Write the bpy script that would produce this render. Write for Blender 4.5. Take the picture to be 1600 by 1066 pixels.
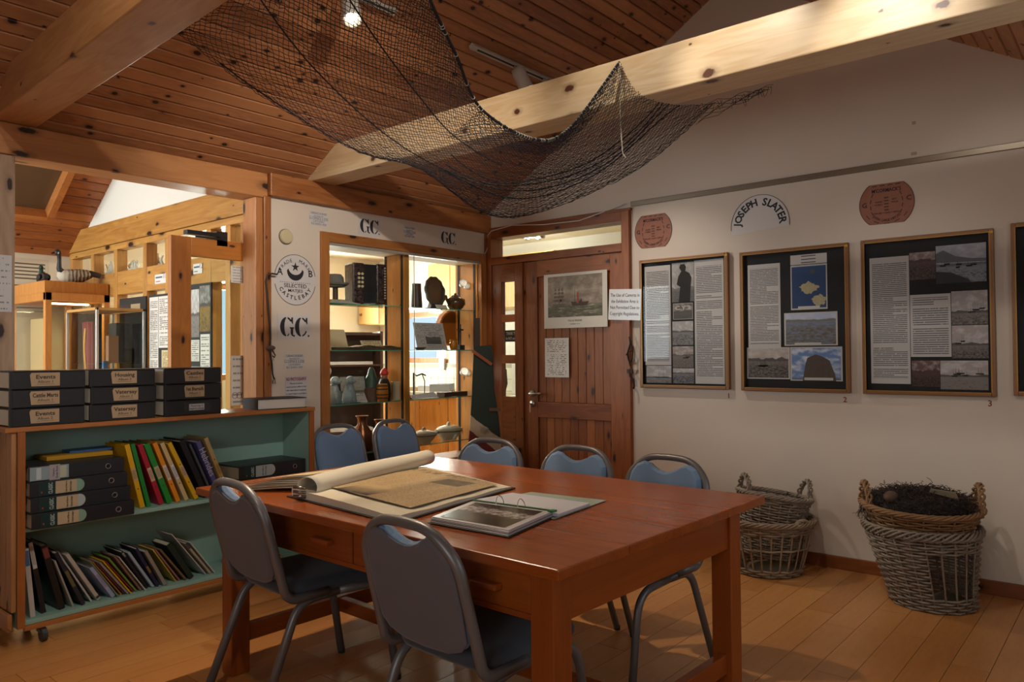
import bpy, bmesh, math, random
import numpy as np
from math import sin, cos, pi, radians, sqrt, atan2
from mathutils import Matrix, Vector
rng = random.Random(7)
D = bpy.data
SC = bpy.context.scene
COL = SC.collection
for o in list(D.objects): D.objects.remove(o)

# ------------------------------------------------------------ camera
H = 1.30
YAW, PIT, ROL, FPX = radians(39.997), radians(.9577), radians(-.4744), 1190.72
_f = np.array([cos(YAW)*cos(PIT), sin(YAW)*cos(PIT), sin(PIT)])
_r = np.array([sin(YAW), -cos(YAW), 0.]); _u = np.cross(_r, _f)
RT = cos(ROL)*_r + sin(ROL)*_u; UP = -sin(ROL)*_r + cos(ROL)*_u
cam = D.objects.new('camera', D.cameras.new('camera')); COL.objects.link(cam)
m = Matrix.Identity(4)
for i in range(3): m[i][0], m[i][1], m[i][2] = RT[i], UP[i], -_f[i]
m[2][3] = H
cam.matrix_world = m
cam.data.sensor_width = 36; cam.data.lens = FPX*36/1600; cam.data.clip_start = .02
SC.camera = cam
def at(x, y, **k):
    """photo pixel -> point on the plane X=, Y= or Z="""
    d = _f + RT*(x-800)/FPX - UP*(y-533)/FPX
    (a, v), = k.items(); i = 'XYZ'.index(a); C = np.array([0, 0, H]); t = (v-C[i])/d[i]
    return Vector(C + t*d)

# ------------------------------------------------------------ world, light, exposure
SC.view_settings.view_transform = 'Standard'; SC.view_settings.look = 'None'
SC.view_settings.gamma = 1; SC.view_settings.use_curve_mapping = False
SC.view_settings.exposure = 0.55
w = D.worlds.new('World'); SC.world = w; w.use_nodes = True
bgn = w.node_tree.nodes['Background']; bgn.inputs[0].default_value = (.55, .68, .9, 1); bgn.inputs[1].default_value = 1.0
def arealight(name, loc, aim, sx, sy, power, col):
    l = D.lights.new(name, 'AREA'); l.shape = 'RECTANGLE'; l.size = sx; l.size_y = sy; l.energy = power; l.color = col
    o = D.objects.new(name, l); COL.objects.link(o); o.location = loc
    o.rotation_euler = (Vector(aim)-Vector(loc)).to_track_quat('-Z', 'Y').to_euler()
    return o
DAY = (.86, .93, 1.0)
# daylight in the gallery and office windows; hall and front lights are added fill
arealight('daylight_gallery_window', (-1.2, 6.0, 1.75), (3, 5.0, 1.2), 2.2, 1.3, 150, DAY)
arealight('added_fill_hall', (-1.7, .3, 1.6), (3, 1.9, 1.0), 1.6, 1.2, 14, (1, .95, .88))
arealight('added_fill_front', (2.6, -.8, 1.55), (2.7, 3, 1.0), 1.6, 1.0, 3, (1, .96, .9))
arealight('daylight_office_window', (4.6, 7.55, 1.55), (4.4, 4, 1.0), 1.5, 1.0, 190, (1, .97, .92))
arealight('daylight_kitchen_window', (6.45, 6.55, 1.5), (3.6, 4.6, 1.0), .9, .7, 22, (1, .98, .94))

# ------------------------------------------------------------ materials
def lin(h):
    h = h.lstrip('#'); r = [int(h[i:i+2], 16)/255 for i in (0, 2, 4)]
    return tuple(c/12.92 if c <= .04045 else ((c+.055)/1.055)**2.4 for c in r)+(1,)
class NT:
    def __init__(s, name):
        s.m = D.materials.new(name); s.m.use_nodes = True; s.t = s.m.node_tree; s.t.nodes.clear()
        s.out = s.t.nodes.new('ShaderNodeOutputMaterial')
    def n(s, typ, *ins, **kw):
        nd = s.t.nodes.new('ShaderNode'+typ)
        for k, v in kw.items(): setattr(nd, k, v)
        for i, v in enumerate(ins):
            if v is None: continue
            s.set(nd.inputs[i], v)
        return nd
    def set(s, sock, v):
        if isinstance(v, bpy.types.NodeSocket): s.t.links.new(v, sock)
        elif isinstance(v, bpy.types.Node): s.t.links.new(v.outputs[0], sock)
        else: sock.default_value = v
    def math(s, op, a, b=None, c=None, clamp=False):
        nd = s.n('Math', a, b, c, operation=op); nd.use_clamp = clamp; return nd.outputs[0]
    def mix(s, f, a, b, typ='MIX'):
        nd = s.n('Mix', data_type='RGBA', blend_type=typ)
        s.set(nd.inputs[0], f); s.set(nd.inputs[6], a); s.set(nd.inputs[7], b); return nd.outputs[2]
    def ramp(s, f, stops):
        nd = s.n('ValToRGB', f); e = nd.color_ramp.elements
        while len(e) < len(stops): e.new(.5)
        for el, (p, c) in zip(e, stops): el.position = p; el.color = c if len(c) == 4 else (*c, 1)
        return nd.outputs[0]
    def step(s, v, lo, hi):
        nd = s.n('MapRange', v, lo, hi, 0., 1.); nd.clamp = True; return nd.outputs[0]
    def noise(s, vec, scale, detail=2., rough=.5, dist=0.):
        nd = s.n('TexNoise'); s.set(nd.inputs['Vector'], vec); nd.inputs['Scale'].default_value = scale
        nd.inputs['Detail'].default_value = detail; nd.inputs['Roughness'].default_value = rough; nd.inputs['Distortion'].default_value = dist
        return nd.outputs[0]
    def bsdf(s, col, rough=.5, metal=0., bump=None, bstr=.2, bdist=.002, **kw):
        b = s.n('BsdfPrincipled'); s.set(b.inputs['Base Color'], col); s.set(b.inputs['Roughness'], rough); s.set(b.inputs['Metallic'], metal)
        for k, v in kw.items(): s.set(b.inputs[k.replace('_', ' ')], v)
        if bump is not None:
            bp = s.n('Bump'); bp.inputs['Strength'].default_value = bstr; bp.inputs['Distance'].default_value = bdist
            s.set(bp.inputs['Height'], bump); s.t.links.new(bp.outputs[0], b.inputs['Normal'])
        s.t.links.new(b.outputs[0], s.out.inputs[0]); return s.m
    def obj(s): return s.n('TexCoord').outputs['Object']
    def gen(s): return s.n('TexCoord').outputs['Generated']
    def rnd(s): return s.n('ObjectInfo').outputs['Random']
    def sep(s, v):
        x = s.n('SeparateXYZ', v); return x.outputs[0], x.outputs[1], x.outputs[2]
    def comb(s, x, y, z): return s.n('CombineXYZ', x, y, z).outputs[0]
    def scale(s, v, k): return s.n('VectorMath', v, k, operation='MULTIPLY').outputs[0]
MC = {}
def flat(col, rough=.6, metal=0., var=.0, vs=30., bump=0., **kw):
    key = ('f', col, rough, metal, var, vs, bump, str(kw))
    if key in MC: return MC[key]
    s = NT('plain_'+col.strip('#')); c = lin(col) if isinstance(col, str) else col
    b = None
    if var or bump:
        nz = s.noise(s.obj(), vs, 3.)
        if var: c2 = s.mix(nz, tuple(x*(1-var) for x in c[:3])+(1,), tuple(min(1, x*(1+var)) for x in c[:3])+(1,))
        else: c2 = c
        b = nz if bump else None
    else: c2 = c
    MC[key] = s.bsdf(c2, rough, metal, b, bump, **kw); return MC[key]
def pine(light, dark, axis='x', knot='#2a130a', rough=.42, ka=2.6, kb=6.5, kr=.13, vary=.35, coat=.0, kn=True):
    key = ('p', light, dark, axis, knot, rough, ka, kb, kr, vary, kn)
    if key in MC: return MC[key]
    s = NT('pine_'+axis); x, y, z = s.sep(s.obj())
    r = s.rnd(); a, b, c = {'x': (x, y, z), 'y': (y, z, x), 'z': (z, x, y)}[axis]
    off = s.math('MULTIPLY', r, 37.)
    a2 = s.math('ADD', a, off); b2 = s.math('ADD', s.math('ADD', b, c), s.math('MULTIPLY', r, 11.3))
    big = s.noise(s.comb(s.math('MULTIPLY', a2, .7), s.math('MULTIPLY', b, 7.), s.math('ADD', s.math('MULTIPLY', c, 7.), off)), 1.6, 3., .55, .6)
    fine = s.noise(s.comb(s.math('MULTIPLY', a2, 1.6), s.math('MULTIPLY', b, 70.), s.math('ADD', s.math('MULTIPLY', c, 70.), off)), 1., 2.)
    kv = s.n('TexVoronoi', voronoi_dimensions='2D'); s.set(kv.inputs['Vector'], s.comb(s.math('MULTIPLY', a2, ka), s.math('MULTIPLY', b2, kb), 0.)); kv.inputs['Scale'].default_value = 1.
    kd = s.math('ADD', kv.outputs['Distance'], s.math('MULTIPLY', s.math('SUBTRACT', s.noise(s.obj(), 45., 2.), .5), .06))
    sz = s.math('MULTIPLY', s.sep(kv.outputs['Color'])[0], kr)
    ring = s.math('SINE', s.math('ADD', s.math('MULTIPLY', big, 34.), s.math('MULTIPLY', kd, 10.)))
    f = s.math('ADD', s.math('MULTIPLY', big, .55), s.math('ADD', s.math('MULTIPLY', fine, .3), s.math('MULTIPLY', ring, .07)))
    f = s.math('ADD', f, s.math('MULTIPLY', s.math('SUBTRACT', r, .5), vary))
    col = s.mix(s.step(f, .22, .72), lin(light), lin(dark))
    if kn:
        halo = s.step(kd, s.math('MULTIPLY', sz, 1.9), s.math('MULTIPLY', sz, .8))
        col = s.mix(s.math('MULTIPLY', halo, .45), col, lin(knot))
        col = s.mix(s.step(kd, s.math('MULTIPLY', sz, 1.0), s.math('MULTIPLY', sz, .7)), col, lin(knot))
    MC[key] = s.bsdf(col, rough, 0., fine, .12, .001); return MC[key]
def glass(tint=(.93, .97, .95, 1), refl=1., name='clear_glass'):
    key = ('g', tint, refl)
    if key in MC: return MC[key]
    s = NT(name); fr = s.n('Fresnel', 1.45)
    tr = s.n('BsdfTransparent', tint); gl = s.n('BsdfGlossy', (1, 1, 1, 1)); gl.inputs['Roughness'].default_value = .02
    bf = s.n('NewGeometry').outputs['Backfacing']; mx = s.n('MixShader', s.math('MULTIPLY', s.math('MULTIPLY', fr, refl), s.math('SUBTRACT', 1., bf), clamp=True)); s.t.links.new(tr.outputs[0], mx.inputs[1]); s.t.links.new(gl.outputs[0], mx.inputs[2])
    s.t.links.new(mx.outputs[0], s.out.inputs[0]); MC[key] = s.m; return s.m
def lines(paper, ink, rows, margin=.08, words=26., cover=.55, seed=0., width=.5, gap=0.):
    """printed paragraph lines on a sheet (u = local x, v = local z, from the sheet's own bounds)"""
    key = ('l', paper, ink, rows, margin, words, cover, seed, width, gap)
    if key in MC: return MC[key]
    s = NT('printed_sheet'); x, _, z = s.sep(s.gen())
    row = s.math('FLOOR', s.math('MULTIPLY', z, float(rows)))
    fr = s.math('FRACT', s.math('MULTIPLY', z, float(rows)))
    band = s.math('MULTIPLY', s.math('GREATER_THAN', fr, .5-width/2), s.math('LESS_THAN', fr, .5+width/2))
    wn = s.noise(s.comb(s.math('MULTIPLY', x, words), s.math('MULTIPLY', row, 7.31), seed), 1., 1.)
    wd = s.math('GREATER_THAN', wn, 1-cover if cover < 1 else 0)
    rn = s.n('TexWhiteNoise', noise_dimensions='2D'); s.set(rn.inputs['Vector'], s.comb(row, seed, 0.))
    rr = rn.outputs['Value']
    endx = s.math('SUBTRACT', 1-margin, s.math('MULTIPLY', s.math('GREATER_THAN', rr, .86), .35))
    blank = s.math('LESS_THAN', rr, .06+gap)
    inside = s.math('MULTIPLY', s.math('GREATER_THAN', x, margin), s.math('LESS_THAN', x, endx))
    iz = s.math('MULTIPLY', s.math('GREATER_THAN', z, .04), s.math('LESS_THAN', z, .95))
    f = s.math('MULTIPLY', s.math('MULTIPLY', band, wd), s.math('MULTIPLY', s.math('MULTIPLY', inside, iz), s.math('SUBTRACT', 1., blank)))
    MC[key] = s.bsdf(s.mix(f, lin(paper), lin(ink)), .6); return MC[key]
def photo(sky, far, near, dark, hz=.55, amp=.12, seed=0., fs=5., blobs=.5, border=None, cloud=.3):
    """a printed photograph: sky, a ragged far shore, a near field and dark shapes in front"""
    key = ('ph', sky, far, near, dark, hz, amp, seed, fs, blobs, border)
    if key in MC: return MC[key]
    s = NT('printed_photograph'); x, _, z = s.sep(s.gen())
    n1 = s.noise(s.comb(s.math('MULTIPLY', x, 3.), seed, 0.), 1.3, 4.)
    top = s.math('ADD', hz, s.math('MULTIPLY', s.math('SUBTRACT', n1, .45), amp*2))
    cl = s.noise(s.comb(s.math('MULTIPLY', x, 3.), seed+3., s.math('MULTIPLY', z, 4.)), 1.5, 4.)
    skyc = s.mix(s.math('MULTIPLY', s.step(cl, .45, .7), cloud), lin(sky), (1, 1, 1, 1))
    c = s.mix(s.step(s.math('SUBTRACT', top, z), -.01, .01), skyc, lin(far))
    c = s.mix(s.step(s.math('SUBTRACT', hz-.06, z), -.02, .02), c, lin(near))
    n2 = s.noise(s.comb(s.math('MULTIPLY', x, fs*1.7), seed+9., s.math('MULTIPLY', z, fs*2.6)), 1.6, 8., .7)
    lowm = s.step(z, hz+.08, hz-.3)
    c = s.mix(s.math('MULTIPLY', s.step(n2, .60-blobs*.3, .78-blobs*.2), lowm), c, lin(dark))
    if border:
        e = s.math('MULTIPLY', s.math('MULTIPLY', s.math('GREATER_THAN', x, .03), s.math('LESS_THAN', x, .97)), s.math('MULTIPLY', s.math('GREATER_THAN', z, .035), s.math('LESS_THAN', z, .965)))
        c = s.mix(e, lin(border), c)
    MC[key] = s.bsdf(c, .45); return MC[key]

# ------------------------------------------------------------ mesh helpers
class MB:
    def __init__(s): s.v = []; s.f = []; s.mi = []; s.cur = 0
    def add(s, vs, fs):
        o = len(s.v); s.v += [tuple(v) for v in vs]; s.f += [tuple(i+o for i in f) for f in fs]; s.mi += [s.cur]*len(fs); return s
    def box(s, c, d, mat=None):
        cx, cy, cz = c; x, y, z = d[0]/2, d[1]/2, d[2]/2
        vs = [Vector((sx*x, sy*y, sz*z)) for sx in (-1, 1) for sy in (-1, 1) for sz in (-1, 1)]
        if mat is not None: vs = [mat @ v for v in vs]
        vs = [v+Vector(c) for v in vs]
        return s.add(vs, [(0, 1, 3, 2), (4, 6, 7, 5), (0, 4, 5, 1), (2, 3, 7, 6), (0, 2, 6, 4), (1, 5, 7, 3)])
    def bb(s, a, b): return s.box([(a[i]+b[i])/2 for i in range(3)], [abs(b[i]-a[i]) for i in range(3)])
    def tube(s, path, r, n=8, closed=False, caps=True, flat=1., up=None):
        P = [Vector(p) for p in path]; N = len(P); vs = []; nrm = None
        for i in range(N):
            if closed: t = (P[(i+1) % N]-P[i-1])
            else: t = P[min(i+1, N-1)]-P[max(i-1, 0)]
            t = t.normalized() if t.length > 1e-9 else Vector((0, 0, 1))
            if nrm is None:
                a = Vector(up) if up else (Vector((0, 0, 1)) if abs(t.z) < .9 else Vector((1, 0, 0)))
                nrm = (a-t*a.dot(t)).normalized()
            else:
                nrm = nrm-t*nrm.dot(t); nrm = nrm.normalized() if nrm.length > 1e-6 else t.orthogonal().normalized()
            bn = t.cross(nrm); rr = r[i] if isinstance(r, (list, tuple)) else r
            for k in range(n):
                an = 2*pi*(k+.5)/n; vs.append(P[i]+nrm*(cos(an)*rr*flat)+bn*(sin(an)*rr))
        fs = []
        for i in range(N if closed else N-1):
            for k in range(n):
                a, b = i*n+k, i*n+(k+1) % n; j = ((i+1) % N)*n
                fs.append((a, b, j+(k+1) % n, j+k))
        if caps and not closed: fs += [tuple(range(n-1, -1, -1)), tuple(range((N-1)*n, N*n))]
        return s.add(vs, fs)
    def cyl(s, a, b, r, n=16, r2=None): return s.tube([a, b], [r, r if r2 is None else r2], n)
    def lathe(s, prof, n=20, c=(0, 0, 0), sx=1., sy=1.):
        vs = []; fs = []
        for r, z in prof:
            for k in range(n): an = 2*pi*k/n; vs.append((c[0]+cos(an)*r*sx, c[1]+sin(an)*r*sy, c[2]+z))
        for i in range(len(prof)-1):
            for k in range(n): fs.append((i*n+k, i*n+(k+1) % n, (i+1)*n+(k+1) % n, (i+1)*n+k))
        fs += [tuple(range(n-1, -1, -1)), tuple(range((len(prof)-1)*n, len(prof)*n))]
        return s.add(vs, fs)
    def prism(s, poly, o, U, V, W):
        """extrude a 2D outline: o + x*U + y*V, thickness W"""
        o, U, V, W = Vector(o), Vector(U), Vector(V), Vector(W); n = len(poly)
        vs = [o+U*p[0]+V*p[1] for p in poly]; vs += [v+W for v in vs]
        fs = [tuple(range(n-1, -1, -1)), tuple(range(n, 2*n))]+[(i, (i+1) % n, n+(i+1) % n, n+i) for i in range(n)]
        return s.add(vs, fs)
    def ball(s, c, r, n=12, m=8):
        rx, ry, rz = r if isinstance(r, (tuple, list)) else (r, r, r)
        return s.lathe([(max(1e-4, sin(pi*i/m)), -cos(pi*i/m)*rz) for i in range(m+1)], n, c, rx, ry)
    def grid(s, F, nu, nv):
        vs = [F(i/nu, j/nv) for i in range(nu+1) for j in range(nv+1)]
        fs = [(i*(nv+1)+j, (i+1)*(nv+1)+j, (i+1)*(nv+1)+j+1, i*(nv+1)+j+1) for i in range(nu) for j in range(nv)]
        return s.add(vs, fs)
    def mesh(s, name, mats, smooth=False):
        me = D.meshes.new(name); me.from_pydata(s.v, [], s.f)
        for mt in (mats if isinstance(mats, (list, tuple)) else [mats]): me.materials.append(mt)
        if any(s.mi): me.polygons.foreach_set('material_index', s.mi)
        bm = bmesh.new(); bm.from_mesh(me); bmesh.ops.recalc_face_normals(bm, faces=bm.faces); bm.to_mesh(me); bm.free()
        if smooth: me.polygons.foreach_set('use_smooth', [True]*len(me.polygons))
        me.update(); return me
    def build(s, name, mats, parent=None, loc=None, rot=None, smooth=False, bevel=0., seg=2, solid=0.):
        ob = D.objects.new(name, s.mesh(name, mats, smooth)); return place(ob, parent, loc, rot, bevel, seg, solid, smooth)
def place(ob, parent=None, loc=None, rot=None, bevel=0., seg=2, solid=0., smooth=False):
    COL.objects.link(ob)
    if parent: ob.parent = parent
    if loc is not None: ob.location = loc
    if rot is not None: ob.rotation_euler = rot
    if solid: md = ob.modifiers.new('solid', 'SOLIDIFY'); md.thickness = solid; md.offset = 0
    if bevel: md = ob.modifiers.new('bevel', 'BEVEL'); md.width = bevel; md.segments = seg; md.limit_method = 'ANGLE'; md.angle_limit = radians(40)
    return ob
def inst(name, me, parent=None, loc=None, rot=None, bevel=0., seg=2): return place(D.objects.new(name, me), parent, loc, rot, bevel, seg)
def tag(o, label=None, cat=None, group=None, kind=None):
    if label: o['label'] = label
    if cat: o['category'] = cat
    if group: o['group'] = group
    if kind: o['kind'] = kind
    return o
def thing(name, label, cat, loc=(0, 0, 0), rz=0., group=None, rot=None):
    o = D.objects.new(name, None); COL.objects.link(o); o.empty_display_size = .05; o.location = loc
    o.rotation_euler = rot if rot else (0, 0, rz); return tag(o, label, cat, group)
def struct(o, label=None): return tag(o, label, kind='structure')
def copytree(o, parent=None):
    c = o.copy(); COL.objects.link(c)
    if parent: c.parent = parent
    for ch in [x for x in D.objects if x.parent == o]: copytree(ch, c)
    return c
BLK = flat('#141213', .55)
def textmesh(txt, size, align='CENTER', ext=.0004, space=1., bold=0., shear=0., ls=1.):
    cu = D.curves.new('txt', 'FONT'); cu.body = txt; cu.size = size; cu.align_x = align; cu.align_y = 'CENTER'; cu.extrude = ext
    cu.space_character = space; cu.offset = bold; cu.shear = shear; cu.space_line = ls; cu.resolution_u = 2
    ob = D.objects.new('txt', cu); COL.objects.link(ob); bpy.context.view_layer.update()
    me = D.meshes.new_from_object(ob.evaluated_get(bpy.context.evaluated_depsgraph_get()))
    D.objects.remove(ob); D.curves.remove(cu)
    me.transform(Matrix.Rotation(pi/2, 4, 'X')); return me       # stands in local XZ, faces -Y
def text(txt, size, parent, loc, mat=None, name='lettering', rot=None, w=None, **kw):
    me = textmesh(txt, size, **kw); me.materials.clear(); me.materials.append(mat or BLK)
    if w:                                            # squeeze to a width
        xs = [v.co.x for v in me.vertices]; k = w/max(1e-6, max(xs)-min(xs)); me.transform(Matrix.Diagonal((k, 1, 1, 1)))
    me.name = name; return inst(name, me, parent, loc, rot)
def arctext(txt, size, R, a0, a1, parent, loc, mat=None, inward=False, name='lettering', bold=0.):
    """letters round an arc in local XZ; angles in degrees, read left to right"""
    mb = MB(); n = len(txt)
    for i, ch in enumerate(txt):
        if ch == ' ': continue
        a = radians(a0+(a1-a0)*(i/(n-1) if n > 1 else .5)); me = textmesh(ch, size, bold=bold)
        M = Matrix.Translation((R*cos(a), 0, R*sin(a))) @ Matrix.Rotation(-(a-pi/2) if not inward else -(a+pi/2), 4, 'Y')
        me.transform(M); mb.add([v.co.copy() for v in me.vertices], [tuple(p.vertices) for p in me.polygons]); D.meshes.remove(me)
    return mb.build(name, mat or BLK, parent, loc)
def sheet(name, w, h, mat, parent, loc, t=.0012, rot=None):
    """thin upright sheet, local XZ, front at -Y, centred"""
    return MB().box((0, 0, 0), (w, t, h)).build(name, mat, parent, loc, rot)
# ============================================================ the setting
XC, YC = 4.758, 4.249
PB = ('#b98056', '#8f5a38')          # ceiling boards
PT = ('#b87a48', '#8f5428')          # timber trim
PD = ('#9c5a2a', '#74380f')          # door pine, darker orange
PL = ('#e0c9a6', '#c9a679')          # pale beam
bd_mat = pine(*PB, 'x', vary=.5, kr=.115, ka=5., kb=7.5)
trimx, trimy, trimz = (pine(*PT, a, kr=.10) for a in 'xyz')
doorx, doory, doorz = (pine(*PD, a, kr=.10) for a in 'xyz')
beam_y = pine(*PL, 'y', knot='#552d18', kr=.085, ka=2.6, kb=4.)
white = flat('#d8cabb', .75, var=.03, vs=3.)
cream = flat('#d9cbb0', .75)
offw = flat('#e2ddd2', .7)
# floor: sub-floor and separate strip planks
sub = struct(MB().bb((-1.6, -.7, -.12), (7.6, 7.6, -.012)).build('floor', flat('#9a6a3c', .5)))
s = NT('floor_plank'); x, y, z = s.sep(s.obj()); r = s.rnd()
g = s.noise(s.comb(s.math('ADD', s.math('MULTIPLY', x, 1.5), s.math('MULTIPLY', r, 31.)), s.math('MULTIPLY', y, 22.), 0.), 1.4, 4., .6, .4)
fl = s.noise(s.comb(s.math('MULTIPLY', x, 18.), s.math('MULTIPLY', y, 90.), r), 1., 2.)
f = s.math('ADD', s.math('MULTIPLY', g, .45), s.math('ADD', s.math('MULTIPLY', fl, .2), s.math('MULTIPLY', r, .45)))
plank_m = s.bsdf(s.mix(s.step(f, .15, 1.), lin('#c98f55'), lin('#a3642f')), s.math('ADD', .28, s.math('MULTIPLY', fl, .12)), 0., g, .05, .001)
pm = {}
y = -.6; row = 0
while y < 4.24:
    x = -1.5-rng.random()*.6; wdt = min(.14, 4.245-y)
    while x < 4.755:
        L = rng.choice((.8, .95, 1.1, 1.25)); x1 = min(x+L, 4.755); x0 = max(x, -1.5)
        if x1-x0 > .02:
            k = (round(x1-x0, 3), round(wdt, 3))
            if k not in pm: pm[k] = MB().box((0, 0, -.006), (k[0]-.0022, k[1]-.0022, .012)).mesh('plank', plank_m)
            inst('plank', pm[k], sub, ((x0+x1)/2, y+wdt/2, 0))
        x += L
    y += .14; row += 1
# right wall with its gable; the door opening is left free
RZ, RY = 3.754, 2.087
def gz(y): return 2.459+.599*(4.249-y) if y > RY else RZ-.59*(RY-y)
w = MB()
w.prism([(-.6, -.02), (2.862, -.02), (2.862, 2.325), (4.36, 2.325), (4.36, gz(4.249)+.05), (4.249, gz(4.249)+.1), (RY, RZ+.1), (-.6, gz(-.6)+.1)], (XC, 0, 0), (0, 1, 0), (0, 0, 1), (.12, 0, 0))
struct(w.build('wall_right', white))
# back wall: panel beside the case, strip above and below it
w = MB(); w.bb((2.694, YC, 0), (3.075, YC+.1, 2.42)); w.bb((3.075, YC, 2.126), (XC, YC+.1, 2.42)); w.bb((3.075, YC, 0), (XC, YC+.1, .42)); w.bb((4.72, YC, .42), (XC, YC+.1, 2.126))
struct(w.build('wall_back', white))
# left and front walls, mostly behind the camera, with windows added for fill light
def wallhole(mb, fixed, lo, hi, a0, a1, b0, b1, z0, z1, ax):
    """wall slab with one window hole; ax 'x': plane of constant X"""
    for (p0, p1, q0, q1) in ((a0, b0, z0, z1), (b1, a1, z0, z1), (b0, b1, z0, lo), (b0, b1, hi, z1)):
        t0, t1 = fixed
        if ax == 'x': mb.bb((t0, p0, q0), (t1, p1, q1))
        else: mb.bb((p0, t0, q0), (p1, t1, q1))
    return mb
def window(n, ax, fixed, a0, a1, z0, z1, bars=1, m=None):
    c = (fixed[0]+fixed[1])/2
    P = (lambda a, z: (c, a, z)) if ax == 'x' else (lambda a, z: (a, c, z))
    def bar(a, b, c0, c1):
        q0, q1 = P(a, c0), P(b, c1); i = 0 if ax == 'x' else 1; q0, q1 = list(q0), list(q1); q0[i] -= .03; q1[i] += .03; return MB().bb(q0, q1)
    root = D.objects.new('window_%d' % n, None); COL.objects.link(root); struct(root)
    fm = m or trimz
    for r_ in ((a0, a0+.06, z0, z1), (a1-.06, a1, z0, z1), (a0+.06, a1-.06, z0, z0+.06), (a0+.06, a1-.06, z1-.06, z1)): bar(*r_).build('window_frame', fm, root)
    for i in range(bars):
        xm = a0+(a1-a0)*(i+1)/(bars+1); bar(xm-.025, xm+.025, z0+.06, z1-.06).build('mullion', fm, root)
    for i in range(bars+1):
        u0 = a0+.06 if i == 0 else a0+(a1-a0)*i/(bars+1)+.025; u1 = a1-.06 if i == bars else a0+(a1-a0)*(i+1)/(bars+1)-.025
        q0, q1 = list(P(u0, z0+.06)), list(P(u1, z1-.06)); j = 0 if ax == 'x' else 1; q0[j] -= .002; q1[j] += .002
        MB().bb(q0, q1).build('pane', glass(), root)
    return root
w = MB(); wallhole(w, (-1.6, -1.5), 1.0, 2.2, -.6, YC, -.5, 1.1, 0, 2.45, 'x')
w.prism([(-.6, 2.45), (YC, 2.45), (YC, 2.5), (RY, RZ+.1), (-.6, 2.5)], (-1.6, 0, 0), (0, 1, 0), (0, 0, 1), (.1, 0, 0))
struct(w.build('wall_left', white)); window(1, 'x', (-1.6, -1.5), -.5, 1.1, 1.0, 2.2, 1)  # this unseen window is added to carry the hall fill
w = MB(); wallhole(w, (-.7, -.6), 1.05, 2.05, -1.6, XC+.12, 1.8, 3.4, 0, 2.2, 'y'); struct(w.build('wall_front', white)); window(2, 'y', (-.7, -.6), 1.8, 3.4, 1.05, 2.05, 1)  # unseen window, added to go with the front fill light
w = MB().bb((-1.6, YC, 0), (1.15, YC+.1, 2.42)); struct(w.build('wall_back', white))

# ceiling: backing slopes and separate tongue-and-groove boards
ceil = struct(MB().prism([(4.36, gz(4.249)-.0), (RY, RZ+.022), (-.72, gz(-.72)+.022), (-.72, gz(-.72)+.06), (RY, RZ+.08), (4.36, gz(4.249)+.06)], (-1.6, 0, 0), (0, 1, 0), (0, 0, 1), (XC+1.6+.1, 0, 0)).build('ceiling', flat('#2a150b', .8)))
BW = .0772
def boards(parent, p0, p1, x0, x1, mat, width=BW, flip=1):
    """boards along X on the slope from p0=(y,z) at the eave to p1 at the ridge"""
    L = math.hypot(p1[0]-p0[0], p1[1]-p0[1]); n = int(L/width); a = atan2(p1[1]-p0[1], p1[0]-p0[0])
    me = MB().prism([(-width/2+.002, .007), (-width/2+.007, 0), (width/2-.007, 0), (width/2-.002, .007), (width/2-.002, .014), (-width/2+.002, .014)], (-(x1-x0)/2, 0, 0), (0, 1, 0), (0, 0, 1), (x1-x0, 0, 0)).mesh('ceiling_board', mat)
    for i in range(n):
        t = (i+.5)/n; yy, zz = p0[0]+(p1[0]-p0[0])*t, p0[1]+(p1[1]-p0[1])*t
        o = inst('ceiling_board', me, parent, ((x0+x1)/2, yy, zz), (a if flip > 0 else a+pi, 0, 0))
        if flip < 0 or abs(a) > pi/2: o.rotation_euler = (a-pi, 0, 0)
boards(ceil, (YC+.03, gz(YC)-.014), (RY, RZ), -1.5, XC-.001, bd_mat)
boards(ceil, (-.65, gz(-.65)), (RY, RZ), -1.5, XC-.001, bd_mat)

# timbers
def beam(name, label, a, b, mat, cat='beam', bev=.006):
    return tag(MB().bb(a, b).build(name, mat, bevel=bev), label, cat)
beam('tie_beam', 'pale pine tie beam crossing the room, with the net hung over it', (2.98, -.62, 2.447), (3.175, YC+.02, 2.647), beam_y)
tag(MB().prism([(.967, -.6), (1.157, -.6), (1.38, YC+.02), (1.19, YC+.02)], (0, 0, 2.447), (1, 0, 0), (0, 1, 0), (0, 0, .2)).build('tie_beam', pine('#c89462', '#a9703f', 'y', knot='#4a2413', kr=.08, ka=2.4, kb=4.), bevel=.006), 'knotty pine tie beam at the upper left corner of the photo', 'beam')
beam('wall_plate', 'long pine wall plate over the wide opening to the next gallery', (-1.5, 4.235, 2.29), (2.674, 4.42, 2.445), pine('#c08450', '#9c6234', 'x', kr=.12, ka=1.6, kb=4.))
beam('wall_plate', 'pine wall plate above the white lettered wall and display case', (2.676, 4.205, 2.305), (4.757, 4.34, 2.45), trimx)
beam('door_post', 'worn pale post at the left edge of the opening, notice pinned on it', (1.12, 4.24, 0), (1.287, 4.36, 2.288), pine('#b79a80', '#8d6e55', 'z', kr=.1))
beam('door_post', 'pine post between the wide opening and the white lettered wall', (2.586, 4.235, 0), (2.640, 4.38, 2.288), trimz)
beam('door_post', 'narrow pine strip fixed along the edge of the white lettered wall', (2.642, 4.228, 0), (2.694, 4.34, 2.303), trimz)
beam('corner_post', 'pine corner strip between the lettered wall and the door frame', (4.712, 4.225, .42), (4.757, 4.249, 2.303), doorz, bev=.002)
# skirting board in short runs
sk = struct(MB().bb((4.738, -.6, 0), (4.758, 2.855, .075)).build('baseboard_right', pine('#96562a', '#7a3f17', 'y', kr=.13), bevel=.003))

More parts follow.
